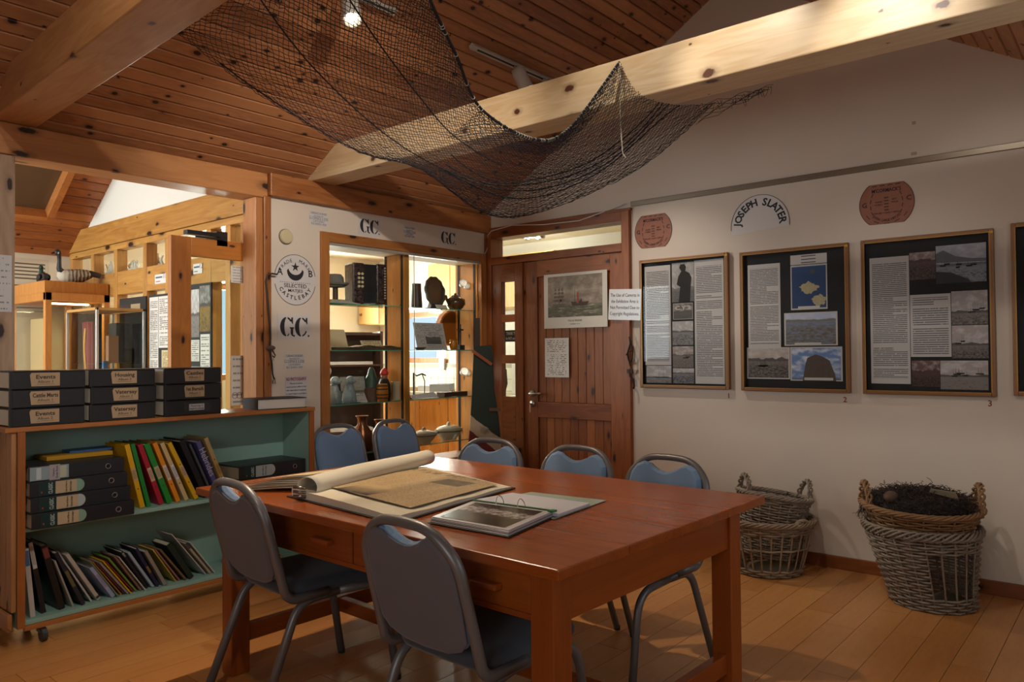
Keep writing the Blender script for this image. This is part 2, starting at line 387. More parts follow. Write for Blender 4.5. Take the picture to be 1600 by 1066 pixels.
# ============================================================ next gallery beyond the opening
GX = 2.68
gfar = MB(); wallhole(gfar, (7.35, 7.45), 1.05, 2.05, -1.1, 6.3, 3.85, 5.35, 0, 3.4, 'y'); struct(gfar.build('wall_far', cream)); window(4, 'y', (7.35, 7.45), 3.85, 5.35, 1.05, 2.05, 1)
w = MB(); wallhole(w, (-1.1, -1.0), 1.1, 2.4, YC+.1, 7.35, 4.9, 7.1, 0, 3.4, 'x'); struct(w.build('wall_gallery', offw)); window(3, 'x', (-1.1, -1.0), 4.9, 7.1, 1.1, 2.4, 2)
GR = (5.75, 3.31)
def g2(y): return 3.31-.707*(y-5.75)
struct(MB().prism([(4.36, 2.40), (7.34, 2.40), (7.34, g2(7.34)+.2), (5.75, 3.4), (4.36, 2.6)], (GX+.0, 0, 0), (0, 1, 0), (0, 0, 1), (.08, 0, 0)).build('wall_gable', flat('#e3dccd', .75)))
gc = struct(MB().prism([(4.36, 2.46), (5.75, 3.33), (7.4, g2(7.4)+.02), (7.4, g2(7.4)+.06), (5.75, 3.4), (4.36, 2.53)], (-1.1, 0, 0), (0, 1, 0), (0, 0, 1), (GX+1.1, 0, 0)).build('ceiling_gallery', flat('#3a1d0d', .8)))
gb = pine('#b06a36', '#8a4a22', 'x', vary=.5, kr=.10, ka=5., kb=7.)
boards(gc, (7.34, g2(7.34)), (5.75, 3.31), -1.0, GX-.001, gb, .09)
boards(gc, (4.38, 2.47), (5.75, 3.31), -1.0, GX-.001, gb, .09)
# roof light of the gallery: a boarded reveal hung under the slope
def gslope(x, y):
    d = _f + RT*(x-800)/FPX - UP*(y-533)/FPX; t = (3.31+.707*5.75-H)/(d[2]+.707*d[1]); return Vector(np.array([0, 0, H])+t*d)
pA = gslope(92, 262); pB = gslope(70, 326)
rl = D.objects.new('window_5', None); COL.objects.link(rl); struct(rl)
nrm = Vector((0, -.577, -.816)); sl = (pB-pA); sl.x = 0; sl = Vector((0, .816, -.577))*.62
x1 = pB.x; x0 = x1-.75; o = Vector((0, pB.y, pB.z))-sl
lm = pine('#b8743c', '#94562a', 'y', kr=.05)
for xx, ww in ((x1, .05), (x0, .05)):
    MB().prism([(0, 0), (1, 0), (1, 1), (0, 1)], (xx, o.y, o.z), sl, nrm*.10, (ww, 0, 0)).build('reveal_side', lm, rl)
MB().prism([(0, 0), (1, 0), (1, 1), (0, 1)], (x0, o.y, o.z), nrm*.10, (0, -.03, .02), (x1-x0, 0, 0)).build('reveal_end', lm, rl)
MB().prism([(0, 0), (1, 0), (1, 1), (0, 1)], (x0, o.y+sl.y, o.z+sl.z), nrm*.10, (0, .03, -.02), (x1-x0, 0, 0)).build('reveal_end', lm, rl)
MB().prism([(0, 0), (1, 0), (1, 1), (0, 1)], (x0+.05, o.y, o.z), sl, nrm*.012, (x1-x0-.05, 0, 0)).build('pane', flat('#7d7a6c', .15, emi=0) if 0 else flat('#5f4a34', .2), rl)

# timber screen along the gallery: head beam, rails, posts, panes
gold = ('#c08c46', '#986026')
sx, sy, sz = (pine(*gold, a, kr=.11, ka=2.2, kb=5.) for a in 'xyz')
scr = thing('timber_screen', 'golden pine glazed screen with clerestory panes along the next gallery', 'screen', (GX, 4.45, 0))
def loc(o): return o.location
def scrbox(nm, y0, y1, z0, z1, x0=-.03, x1=.05, m=None): return MB().bb((x0, y0-4.45, z0), (x1, y1-4.45, z1)).build(nm, m or sy, scr, bevel=.003)
scrbox('head_beam', 4.45, 7.33, 2.215, 2.40, -.05, .07)
scrbox('rail', 4.45, 7.33, 1.80, 1.985); scrbox('top_rail', 4.45, 7.33, 2.165, 2.213, -.035, .05); scrbox('sill', 4.45, 7.33, .78, .86)
yp = [at(px_, 430, X=GX).y for px_ in (151, 187, 233, 268, 333, 363)]
for i, yy in enumerate(yp+[7.29, 4.48]):
    scrbox('post', yy-.03, yy+.03, 0, 2.165, -.034, .05, sz)
ys = sorted(yp+[7.29, 4.48])
for a, b in zip(ys[:-1], ys[1:]):
    if b-a > .12: MB().bb((.005, a+.03-4.45, 1.985), (.009, b-.03-4.45, 2.165)).build('clerestory_pane', glass(), scr); MB().bb((.005, a+.03-4.45, .86), (.009, b-.03-4.45, 1.80)).build('lower_pane', glass(), scr)
scrbox('lower_panel', 4.45, 7.33, .02, .78, .0, .03, sy)

# ============================================================ office and kitchen behind the case and the door
OX = 6.2
struct(MB().bb((GX+.09, YC+.1, 2.455), (OX+.1, 7.35, 2.5)).build('ceiling_office', flat('#efe6d2', .8)))
struct(MB().bb((XC+.121, 1.9, 2.455), (OX+.1, YC+.099, 2.5)).build('ceiling_kitchen', flat('#e8d6b2', .8)))
struct(MB().bb((XC+.12, 1.8, 0), (OX+.1, 1.9, 2.46)).build('wall_kitchen', cream))
w = MB(); wallhole(w, (OX, OX+.1), 1.2, 1.8, 1.8, 7.45, 6.15, 6.95, 0, 2.5, 'x'); struct(w.build('wall_office', offw)); window(6, 'x', (OX, OX+.1), 6.15, 6.95, 1.2, 1.8, 0)
# ============================================================ door wall: frame, sidelight, door, transom
DX = XC
fr = D.objects.new('trim_1', None); COL.objects.link(fr); struct(fr, 'stained pine frame of the door, sidelight and glazed transom')
def W(mb_args, nm, m, parent, bev=.002): return MB().bb(*mb_args).build(nm, m, parent, bevel=bev)
F0, F1 = DX-.035, DX+.12
yR0, yR1, yL0, yL1 = 2.862, 2.925, 4.185, 4.225
W(((F0, yR0, 0), (F1, yR1, 2.325)), 'jamb', doorz, fr); W(((F0, yL0, 0), (F1, yL1, 2.325)), 'jamb', doorz, fr)
W(((F0, yR1, 2.255), (F1, yL0, 2.325)), 'head', doory, fr); W(((F0, yR1, 2.035), (F1, yL0, 2.095)), 'transom_rail', doory, fr)
W(((DX-.03, yR0-.012, 2.325), (DX, yL1, 2.345)), 'cap_moulding', doory, fr)
W(((F0+.03, 3.82, 0), (F1-.02, 3.86, 2.035)), 'mullion', doorz, fr)
MB().bb((DX+.05, yR1, 2.095), (DX+.055, yL0, 2.255)).build('transom_pane', glass(), fr)
# sidelight leaf
sd = D.objects.new('door_2', None); COL.objects.link(sd); struct(sd, 'narrow glazed sidelight leaf with three panes')
a0, a1 = 3.862, 4.183; S0, S1 = DX-.02, DX+.03
zp = [(1.62, 1.89), (1.29, 1.56), (.95, 1.22)]; y0, y1 = 3.945, 4.085
W(((S0, a0, .01), (S1, y0, 2.033)), 'stile', doorz, sd); W(((S0, y1, .01), (S1, a1, 2.033)), 'stile', doorz, sd)
zs = [(.01, .95), (1.22, 1.29), (1.56, 1.62), (1.89, 2.033)]
for q0, q1 in zs: W(((S0, y0, q0), (S1, y1, q1)), 'rail', doory, sd)
for q0, q1 in zp: MB().bb((DX+.004, y0, q0), (DX+.008, y1, q1)).build('pane', glass(), sd)
MB().box((S0-.004, 4.19, 1.66), (.012, .012, .09)).build('hinge', flat('#8d8a84', .35, 1.), sd)
# door leaf: stiles, rails, tongue-and-groove boards
d1 = D.objects.new('door_1', None); COL.objects.link(d1); struct(d1, 'stained pine door with vertical boards, calendar and price list on it')
b0, b1 = 2.928, 3.818
W(((S0, b0, .012), (S1, b0+.105, 2.03)), 'stile', doorz, d1); W(((S0, b1-.105, .012), (S1, b1, 2.03)), 'stile', doorz, d1)
for q0, q1 in ((1.905, 2.03), (.80, .92), (.012, .20)): W(((S0, b0+.105, q0), (S1, b1-.105, q1)), 'rail', doory, d1)
bw = (b1-b0-.21)/9
for k in range(9):
    for q0, q1 in ((.92, 1.905), (.20, .80)):
        yy = b0+.105+bw*k; W(((DX-.006, yy+.0015, q0), (DX+.02, yy+bw-.0015, q1)), 'door_board', doorz, d1, .004)
steel = flat('#b9b6b0', .28, 1.)
hy, hz = 3.765, .985
hd = MB(); hd.cyl((S0, hy, hz), (S0-.012, hy, hz), .026, 20); hd.tube([(S0-.012, hy, hz), (S0-.05, hy, hz), (S0-.055, hy-.02, hz), (S0-.055, hy-.12, hz+.004)], .009, 10); hd.build('lever_handle', steel, d1, smooth=True)
hd = MB(); hd.cyl((S0, hy, hz-.08), (S0-.012, hy, hz-.08), .025, 20); ky = hd.build('lock_rose', steel, d1, smooth=True)
MB().box((S0-.022, hy, hz-.085), (.02, .004, .016)).build('key', steel, ky); MB().box((S0-.03, hy+.004, hz-.12), (.003, .01, .06)).build('key', steel, ky)
for q in (1.68, .35): MB().box((S0-.004, b0-.004, q), (.012, .012, .09)).build('hinge', flat('#8d8a84', .35, 1.), d1)

# things on and by the door
R90 = -pi/2
def onwall(nm, label, cat, px_, py_, depth=0., group=None):
    p = at(px_, py_, X=XC-depth); return thing(nm, label, cat, p, R90, group)
def span(xa, xb, yy=500, X=XC): return abs(at(xa, yy, X=X).y-at(xb, yy, X=X).y)
def hgt(x, ya, yb, X=XC): return abs(at(x, ya, X=X).z-at(x, yb, X=X).z)
cp = onwall('calendar_poster', 'calendar sheet with a stormy sea and steamboat picture on the pine door', 'calendar', 898, 469, .0305)
cw, ch = span(849, 947), hgt(898, 427, 513)
sheet('paper', cw, ch, flat('#d9d2c6', .6), cp, (0, 0, 0))
s = NT('sea_painting'); x, _, z = s.sep(s.gen())
n1 = s.noise(s.comb(s.math('MULTIPLY', x, 3.), 0., s.math('MULTIPLY', z, 3.)), 1.4, 5., .6)
n2 = s.noise(s.comb(s.math('MULTIPLY', x, 6.), 4., s.math('MULTIPLY', z, 22.)), 1.4, 5., .6)
sk_ = s.ramp(n1, [(.3, lin('#6b5a4c')[:3]), (.5, lin('#8d7d6c')[:3]), (.72, lin('#b9aa96')[:3])])
se = s.ramp(n2, [(.35, lin('#4b4735')[:3]), (.55, lin('#6d6a52')[:3]), (.72, lin('#b5ac98')[:3])])
pic = s.bsdf(s.mix(s.step(z, .27, .33), se, sk_), .55)
pw, ph_ = cw*.86, ch*.75; sheet('picture', pw, ph_, pic, cp, (-.002, -.001, ch*.075))
ship = flat('#4a3b30', .7); shl = flat('#6d5d4e', .7); red = flat('#a8432c', .7)
def poly(nm, pts, m, parent, loc, t=.0006): return MB().prism(pts, (0, 0, 0), (1, 0, 0), (0, 0, 1), (0, -t, 0)).build(nm, m, parent, loc)
q = pw/1.0
poly('printed_tug', [(.0*q, 0), (.26*q, 0), (.30*q, .06*q), (.18*q, .055*q), (.16*q, .11*q), (.12*q, .06*q), (.02*q, .06*q), (-.03*q, .07*q)], ship, cp, (-.04*q, -.0018, -.105*ch))
poly('printed_funnel', [(0, 0), (.035*q, 0), (.03*q, .17*q), (.005*q, .17*q)], red, cp, (.04*q, -.0022, -.06*ch))
poly('printed_mast', [(0, 0), (.006*q, 0), (.004*q, .24*q), (.002*q, .24*q)], ship, cp, (-.0*q, -.0022, -.06*ch))
sp_ = MB()
for mx_ in (.0, .07, .13):
    sp_.prism([(mx_*q, .02*q), (mx_*q+.006*q, .02*q), (mx_*q+.004*q, .30*q), (mx_*q+.002*q, .30*q)], (0, 0, 0), (1, 0, 0), (0, 0, 1), (0, -.0006, 0))
    for k in range(4): hw = .045*q*(1-k*.2); sp_.prism([(mx_*q-hw, (.07+.055*k)*q), (mx_*q+hw, (.075+.055*k)*q), (mx_*q+hw*.8, (.11+.055*k)*q), (mx_*q-hw*.8, (.105+.055*k)*q)], (0, 0, 0), (1, 0, 0), (0, 0, 1), (0, -.0005, 0))
sp_.prism([(-.04*q, 0), (.15*q, 0), (.20*q, .04*q), (-.06*q, .035*q)], (0, 0, 0), (1, 0, 0), (0, 0, 1), (0, -.0006, 0))
sp_.build('printed_sailing_ship', shl, cp, (-.36*q, -.0018, -.10*ch))
text('TUG & TENDER', ch*.045, cp, (0, -.001, -ch*.37)); text('CALENDAR   2 0 1 2', ch*.025, cp, (-.0, -.001, -ch*.43))
pl = onwall('price_list', 'small typed list with a table of columns taped to the pine door', 'notice', 870, 559, .0305)
lw, lh = span(852, 889), hgt(870, 529, 590)
sheet('paper', lw, lh, lines('#d7d1c9', '#6f6a66', 22, .1, 14., .5, 3., .4), pl, (0, 0, 0))
cn = onwall('camera_notice', 'white laminated camera notice stuck over the right door jamb', 'notice', 976, 476, .0365)
cn.rotation_euler = (0, radians(3), R90)
nw, nh = span(951, 1001), hgt(976, 452, 500); sheet('paper', nw, nh, flat('#d8d4d2', .25), cn, (0, 0, 0))
for i, tx in enumerate(('The Use of Cameras in', 'the Exhibition Area is', 'Not Permitted Due to', 'Copyright Regulations.')):
    text(tx, nh*.155, cn, (0, -.001, nh*(.30-.2*i)), w=nw*(.9 if i != 1 else .84))
ns = onwall('no_smoking_sign', 'black thank you for not smoking sticker on the sidelight pane', 'sign', 800, 525, -.001)
qw, qh = span(789, 811), hgt(800, 516, 534); sheet('plate', qw, qh, flat('#191514', .4), ns, (0, 0, 0))
wt = flat('#cfc8bd', .6); text('THANK YOU', qh*.42, ns, (0, -.001, qh*.2), wt, w=qw*.8); text('for NOT smoking', qh*.34, ns, (0, -.001, -qh*.22), wt, w=qw*.86)
# dark iron hook and cord on the right jamb
hk = onwall('iron_hook', 'rusty black iron hook with knotted cord hanging on the right door jamb', 'hook', 985, 555, .036)
ib = flat('#1d1714', .6, .3, var=.3)
mb = MB(); pts = [(sin(i*.9)*.012-.004, -.012+.006*cos(i), .13-.026*i) for i in range(9)]; mb.tube(pts, .006, 6)
mb.tube([(.0, -.012, .11), (.03, -.016, .05), (.028, -.016, -.02), (.008, -.014, -.05)], .004, 6); mb.tube([(-.03, -.012, .0), (-.01, -.016, .02), (.02, -.014, .03)], .0035, 6); mb.build('cord', ib, hk)
mb = MB(); mb.box((0, -.008, -.115), (.045, .014, .03)); mb.build('wooden_toggle', flat('#4b3526', .7), hk)
mb = MB(); mb.tube([(0, -.012, -.10), (.004, -.014, -.15), (.03, -.014, -.17), (.036, -.014, -.22), (.03, -.014, -.24)], .006, 8); mb.build('hook', ib, hk, smooth=True)

# old painted boat board leaning beside the sidelight
bp0 = at(781, 735, X=4.60)
s = NT('flaking_boat_paint'); x, y, z = s.sep(s.obj()); n = s.noise(s.obj(), 22., 5., .65); nb = s.noise(s.obj(), 5., 4.)
h_ = s.math('ADD', s.math('ADD', z, s.math('MULTIPLY', x, .75)), s.math('MULTIPLY', s.math('SUBTRACT', n, .5), .05))
c = s.mix(s.math('GREATER_THAN', h_, .60), lin('#6e2018'), lin('#b9a78e'))
c = s.mix(s.math('GREATER_THAN', h_, .72), c, lin('#16291c'))
c = s.mix(s.math('MULTIPLY', s.step(nb, .58, .68), .7), c, lin('#2c2018'))
boat_m = s.bsdf(c, .65, 0., n, .5, .003)
bt = thing('boat_board', 'old flaking green, white and red boat board leaning in the corner by the door', 'board', (4.47, 4.03, 0), radians(-52))
mb = MB(); mb.prism([(-.14, 0), (.13, 0), (.135, .45), (.10, .8), (.07, 1.0), (.05, 1.37), (-.095, 1.36), (-.115, .9), (-.14, .55)], (0, 0, 0), (1, 0, 0), (0, .07, 1), (0, -.028, 0)); mb.build('plank', boat_m, bt, bevel=.004)
MB().box((-.025, .045, 1.27), (.19, .02, .024), Matrix.Rotation(radians(36), 3, 'Y')).build('red_batten', flat('#a05432', .7, var=.3, vs=40), bt, (0.0, 0, 0))
MB().box((.075, .02, .86), (.09, .022, .026)).build('cleat', flat('#6a4a33', .7, var=.3), bt)
MB().box((-.07, .115, 1.44), (.045, .012, .30)).build('batten', flat('#3a302c', .7), bt)
rb = tag(MB().box((0, 0, .275), (.13, .03, .55)).build('green_board', flat('#27312c', .7, var=.25, vs=9), None, (4.675, 3.915, 0), (0, 0, R90)), 'short dark green board leaning below the sidelight panes', 'board')

# white cable run from the case to the picture rail
cb = [at(500+62, 372, Y=YC-.012), at(620, 388, Y=YC-.012), at(690, 396, Y=YC-.014), at(745, 396, Y=YC-.014), at(757, 398, Y=YC-.014)]
cb += [at(763, 385, Y=YC-.03), at(762, 368, Y=YC-.03), at(768, 361, X=XC-.045), at(800, 352, X=XC-.045), at(850, 351, X=XC-.045), at(905, 345, X=XC-.045), at(960, 325, X=XC-.02), at(986, 315, X=XC-.012)]
cc = MB(); pts = []
for i in range(len(cb)-1):
    for t in (0, .34, .67): pts.append(cb[i].lerp(cb[i+1], t))
cc.tube(pts, .004, 6); tag(cc.build('cable', flat('#d6cfc4', .5), smooth=True), 'thin white cable running over the display case and door frame', 'cable')

# ============================================================ posters on the right wall
rail = tag(MB().bb((XC-.014, -.55, 2.352), (XC, 2.857, 2.388)).build('picture_rail', flat('#8c7d6c', .35, .6), bevel=.003), 'thin metal picture hanging rail along the white wall', 'rail')
fgold = flat('#8a5f38', .4, .2, var=.15, vs=60); fgold2 = flat('#a5783c', .4, .4)
mount = flat('#191818', .7)
def poster(label, x0, x1, yc0, yc1, w, h, items):
    """framed display; items: (name, u0, v0, u1, v1, material) in fractions, v from the top"""
    r = thing('framed_display', label, 'framed display', (XC-.018, (yc0+yc1)/2, (h[0]+h[1])/2), R90, 'framed history displays on the white wall')
    ww, hh = w, h[1]-h[0]; fw = .022
    for n_, c_, d_ in (('frame_side', (-ww/2+fw/2, 0, 0), (fw, .034, hh)), ('frame_side', (ww/2-fw/2, 0, 0), (fw, .034, hh)), ('frame_rail', (0, 0, hh/2-fw/2), (ww-2*fw, .034, fw)), ('frame_rail', (0, 0, -hh/2+fw/2), (ww-2*fw, .034, fw))):
        o = MB().box(c_, d_).build(n_, fgold, r, bevel=.004)
        q_ = MB(); L_ = (d_[0] > d_[2])
        sgn = -1 if (c_[0] > 0 or c_[2] > 0) else 1
        if L_: q_.box((0, -.002, c_[2]+sgn*(fw/2-.003)), (d_[0], .034, .006))
        else: q_.box((c_[0]+sgn*(fw/2-.003), -.002, 0), (.006, .034, d_[2]-2*fw))
        q_.build('gilt_edge', fgold2, o)
    MB().box((0, .008, 0), (ww-2*fw, .004, hh-2*fw)).build('mount', mount, r)
    iw, ih = ww-2*fw, hh-2*fw
    for it in items:
        nm, u0, v0, u1, v1, mt = it[:6]
        c_ = (-iw/2+iw*(u0+u1)/2, .0045, ih/2-ih*(v0+v1)/2)
        sheet(nm, iw*(u1-u0), ih*(v1-v0), mt, r, c_)
        for ex in it[6:]: ex(r, c_, iw*(u1-u0), ih*(v1-v0))
    MB().box((ww/2-fw*.55, -.018, hh/2-fw*.9), (.02, .001, .012)).build('yellow_tab', flat('#d0a010', .5), r)
    MB().box((0, -.006, 0), (iw, .002, ih)).build('glass_pane', glass((.97, .97, .97, 1), .22, 'picture_glass'), r)
    return r
tm = lambda rows, sd: lines('#cfc9c4', '#6d6a6a', rows, .06, 30., .66, sd, .46)
dk = flat('#2b2724', .7, var=.35, vs=70); mid_ = flat('#6e665e', .7)
def fisher(r, c, w_, h_):
    poly('printed_fisherman', [(-.2*w_, -.5*h_), (.32*w_, -.5*h_), (.36*w_, -.1*h_), (.40*w_, .1*h_), (.3*w_, .22*h_), (.12*w_, .28*h_), (.16*w_, .38*h_), (.08*w_, .46*h_), (-.1*w_, .45*h_), (-.16*w_, .37*h_), (-.06*w_, .28*h_), (-.2*w_, .15*h_), (-.28*w_, -.05*h_), (-.12*w_, -.12*h_)], dk, r, (c[0], c[1]-.0008, c[2]))
def castle(r, c, w_, h_): poly('printed_ruin', [(-.26*w_, -.5*h_), (-.2*w_, .0*h_), (-.16*w_, .18*h_), (.0*w_, .28*h_), (.12*w_, .22*h_), (.26*w_, .1*h_), (.36*w_, -.3*h_), (.38*w_, -.5*h_)], flat('#5b4f44', .7, var=.4, vs=60), r, (c[0], c[1]-.0008, c[2]))
def island(r, c, w_, h_):
    m_ = flat('#b7ab86', .7, var=.3, vs=70); g_ = flat('#4c5a50', .7, var=.4, vs=80)
    poly('printed_island', [(.25*w_*cos(a)*(1+.13*sin(3*a+1)+.09*sin(7*a)+.07*cos(13*a)), -.02*h_+.12*h_*sin(a)*(1+.15*cos(4*a)+.12*sin(9*a)+.07*cos(15*a))) for a in [i*2*pi/60 for i in range(60)]], m_, r, (c[0], c[1]-.0008, c[2]))
    poly('printed_islet', [(.28*w_+.19*w_*cos(a)*(1+.1*sin(5*a)+.07*cos(11*a)), -.3*h_+.12*h_*sin(a)*(1+.12*sin(6*a)+.08*cos(13*a))) for a in [i*2*pi/60 for i in range(60)]], m_, r, (c[0]-.0, c[1]-.0008, c[2]))
    poly('printed_islet', [(.1*w_+.08*w_*cos(a), .34*h_+.05*h_*sin(a)) for a in [i*.523 for i in range(12)]], g_, r, (c[0], c[1]-.0008, c[2]))
def boats(seed, n=4, zz=.0, big=1.):
    def f_(r, c, w_, h_):
        q = random.Random(seed); mb = MB()
        for k in range(n):
            bx_ = q.uniform(-.38, .38)*w_; bz_ = (zz+q.uniform(-.06, .06))*h_; L_ = q.uniform(.05, .10)*w_*big
            mb.prism([(-L_, .03*h_), (-L_*.75, -.015*h_), (L_*.8, -.015*h_), (L_*1.1, .035*h_)], (bx_, 0, bz_), (1, 0, 0), (0, 0, 1), (0, -.0006, 0))
            for m_ in (-.3, .35): mb.prism([(m_*L_, 0), (m_*L_+.006*w_, 0), (m_*L_+.004*w_, q.uniform(.14, .26)*h_*big), (m_*L_, .14*h_)], (bx_, 0, bz_), (1, 0, 0), (0, 0, 1), (0, -.0006, 0))
        mb.build('printed_boats', dk, r, (c[0], c[1]-.0008, c[2]))['kind'] = 'stuff'
    return f_
def hill(pts, col):
    def f_(r, c, w_, h_): poly('printed_hill', [(a*w_, b*h_) for a, b in pts], flat(col, .7, var=.2, vs=30), r, (c[0], c[1]-.0005, c[2]), .0005)
    return f_
def cap(fx=0., fz=-.46, fw_=.6):
    def f_(r, c, w_, h_): sheet('caption', w_*fw_, h_*.075, flat('#cfcac4', .6), r, (c[0]+w_*fx, c[1]-.001, c[2]+h_*fz))
    return f_
def cy2(r, c, w_, h_): text('C.Y.2', h_*.34, r, (c[0], c[1]-.001, c[2]+h_*.2), flat('#cfc4b4', .6), w=w_*.8, bold=.001)
bw_ = lambda sd, hz=.5, bl=.5, fs=5.: photo('#b3a9a4', '#5c5552', '#8b817b', '#1d191a', hz, .08, sd, fs, bl, None, .4)
poster('framed display numbered 1, two text columns around a strip of old photographs', 0, 0, 2.781, 2.116, .665, (1.053, 1.955), [
    ('text_sheet', .02, .03, .345, .84, tm(58, 1.)), ('photograph', .03, .845, .345, .985, bw_(2., .35, .5), boats(5, 1, -.2, 3.2)),
    ('photograph', .365, .02, .63, .335, photo('#a9a29b', '#7e766f', '#6b645e', '#3a3532', .35, .1, 3., 6., .4), fisher),
    ('photograph', .375, .345, .615, .475, photo('#6a5b4d', '#4c4036', '#5a4c40', '#241d19', .5, .1, 4., 6., .6, '#a89a88'), cy2),
    ('photograph', .365, .49, .615, .68, bw_(5., .6, .6)), ('photograph', .365, .69, .615, .86, photo('#9d8c7e', '#6a584c', '#82705f', '#2c211b', .6, .12, 6., 6., .6), boats(6, 2, -.05, 1.6)), ('photograph', .365, .865, .62, .985, bw_(7., .7, .8)),
    ('text_sheet', .635, .015, .975, .985, tm(70, 8.))])
poster('framed display numbered 2, colour island photographs on a black mount', 0, 0, 2.036, 1.365, .672, (1.05, 1.943), [
    ('title_sheet', .48, .03, .83, .10, lines('#cfc9c4', '#4c4a4c', 3, .3, 8., .8, 1., .3)), ('text_sheet', .04, .075, .375, .70, tm(52, 11.)),
    ('photograph', .48, .105, .83, .43, photo('#24497a', '#24497a', '#22426e', '#1b3358', .9, .02, 12., 4., .3, '#c9c4bd', .0), island, cap()),
    ('photograph', .41, .45, .92, .69, photo('#b8c3d8', '#7b7a74', '#7f8fa8', '#6b5a3c', .78, .06, 13., 4., .9, '#c9c4bd'), cap(-.05, -.45, .5)),
    ('photograph', .02, .70, .46, .935, photo('#b9ada3', '#5f544c', '#857a71', '#221c19', .62, .2, 14., 6., .8, '#cfc9c2'), boats(7, 2, -.05, 1.5)),
    ('photograph', .465, .70, .96, .945, photo('#6f8fc0', '#6f8fc0', '#73644f', '#3d3429', .12, .05, 15., 4., .7, '#c9c4bd', .8), castle, cap(.05, -.44, .55))])
poster('framed display numbered 3, black mount with harbour photographs down its right side', 0, 0, 1.295, .632, .665, (1.05, 1.945), [
    ('text_sheet', .035, .10, .37, .955, tm(66, 21.)), ('photograph', .375, .085, .585, .265, photo('#8c7470', '#5b4644', '#6f5a57', '#241a1b', .7, .2, 22., 6., .8)),
    ('photograph', .59, .055, .975, .30, photo('#a3a6ad', '#6c7076', '#8f949b', '#34353a', .5, .08, 23., 5., .45), hill([(-.5, .05), (-.5, .30), (-.35, .38), (-.1, .2), (.2, .12), (.5, .1), (.5, .02)], '#6f7176'), boats(1, 6, -.05, .7), hill([(-.5, -.5), (-.5, -.18), (-.2, -.22), (.15, -.42), (.2, -.5)], '#3d3d40')), ('text_sheet', .375, .365, .70, .775, tm(28, 24.)),
    ('photograph', .705, .355, .98, .57, bw_(25., .4, .7), boats(2, 3, -.1, 1.6)), ('photograph', .705, .575, .98, .785, bw_(26., .45, .8), boats(3, 2, .0)),
    ('photograph', .38, .80, .605, .97, photo('#71524c', '#553a36', '#60433e', '#201414', .6, .25, 27., 6., .8)), ('photograph', .61, .80, .975, .985, bw_(28., .5, .2), boats(4, 5, .0, 1.))])
poster('framed display cut off by the right edge of the photo', 0, 0, .555, -.11, .665, (1.06, 1.96), [
    ('text_sheet', .06, .05, .40, .60, tm(48, 31.)), ('photograph', .05, .66, .48, .9, bw_(32.)), ('text_sheet', .5, .05, .95, .9, tm(60, 33.))])
# red numerals under the frames
redm = flat('#8f3a30', .6)
for n_, px_, py_ in (('1', 1138.5, 619), ('2', 1320.5, 625), ('3', 1547, 631)):
    t_ = onwall('number_sticker', {'1': 'tiny red numeral one under the frame nearest the door', '2': 'tiny red numeral two under the frame of colour island photographs', '3': 'tiny red numeral three under the harbour photographs frame'}[n_], 'number', px_, py_, .001)
    text(n_, .045, t_, (0, 0, 0), redm, 'numeral', bold=.0008)
# round barrel-head stickers
def barrel(label, px_, py_, R):
    r = onwall('barrel_head_sign', label, 'sign', px_, py_, .002, 'round brown barrel-head signs')
    c = .79*R; pts = []
    for a in range(0, 360, 6):
        xx, zz = R*cos(radians(a)), R*sin(radians(a)); pts.append((xx, max(-c, min(c, zz))))
    s_ = 'barrel'
    bm_ = flat('#9a6450', .7, var=.12, vs=40); poly('disc', pts, bm_, r, (0, .001, 0), .0015)
    ring = MB()
    for a0_, a1_ in ((-52, 52), (128, 232)):
        for a in range(a0_, a1_, 4):
            A, B = radians(a), radians(a+4); ring.prism([(R*cos(A), R*sin(A)), (R*cos(B), R*sin(B)), ((R-.003)*cos(B), (R-.003)*sin(B)), ((R-.003)*cos(A), (R-.003)*sin(A))], (0, -.0005, 0), (1, 0, 0), (0, 0, 1), (0, -.0008, 0))
    for k in range(4): xx = -.42*R+.28*R*k; ring.prism([(xx-.09*R, .70*R), (xx+.09*R, .715*R), (xx+.09*R, .74*R), (xx-.09*R, .725*R)], (0, -.0005, 0), (1, 0, 0), (0, 0, 1), (0, -.0008, 0))
    for sgn in (-1, 1):
        for k in range(4):
            a = radians(35-23*k); cx_, cz_ = sgn*.58*R*cos(a*.8), .62*R*sin(a); ring.box((cx_, -.001, cz_), (.022*R, .001, .15*R), Matrix.Rotation(sgn*-a*.8, 3, 'Y'))
    for k in range(5): a = radians(218+26*k); ring.box((.86*R*cos(a), -.001, .86*R*sin(a)*.9), (.2*R, .001, .022*R), Matrix.Rotation(-(a-pi*1.5), 3, 'Y'))
    ring.build('printed_dashes', BLK, r)['kind'] = 'stuff'
    ink = flat('#3a2320', .7)
    text("M'CORMACK'S", .2*R, r, (0, -.0015, .52*R), ink, w=1.05*R, bold=.0004); text('G', .26*R, r, (-.8*R, -.0015, 0), ink, bold=.0006); text('C', .26*R, r, (.8*R, -.0015, .12*R), ink, bold=.0006)
    text('HAND', .09*R, r, (-.28*R, -.0015, .08*R), ink); text('CURED', .09*R, r, (-.28*R, -.0015, -.03*R), ink); text('BEST', .09*R, r, (.3*R, -.0015, .14*R), ink); text('MADE', .09*R, r, (.3*R, -.0015, .03*R), ink)
    text('GALLED + AND + SIDED', .09*R, r, (0, -.0015, -.36*R), ink, w=.95*R); arctext('EXTRA LARGE MATJES', .14*R, .68*R, 226, 314, r, (0, -.0015, .02*R), ink, inward=True)
    mk = MB()
    for k in range(5): mk.box((0, -.001, (-.25+.12*k)*R), (.16*R, .001, .05*R))
    mk.build('printed_fish_mark', flat('#5d3d33', .7), r)
barrel('round brown barrel-head sign beside the top of the door frame', 1020.5, 361, .148)
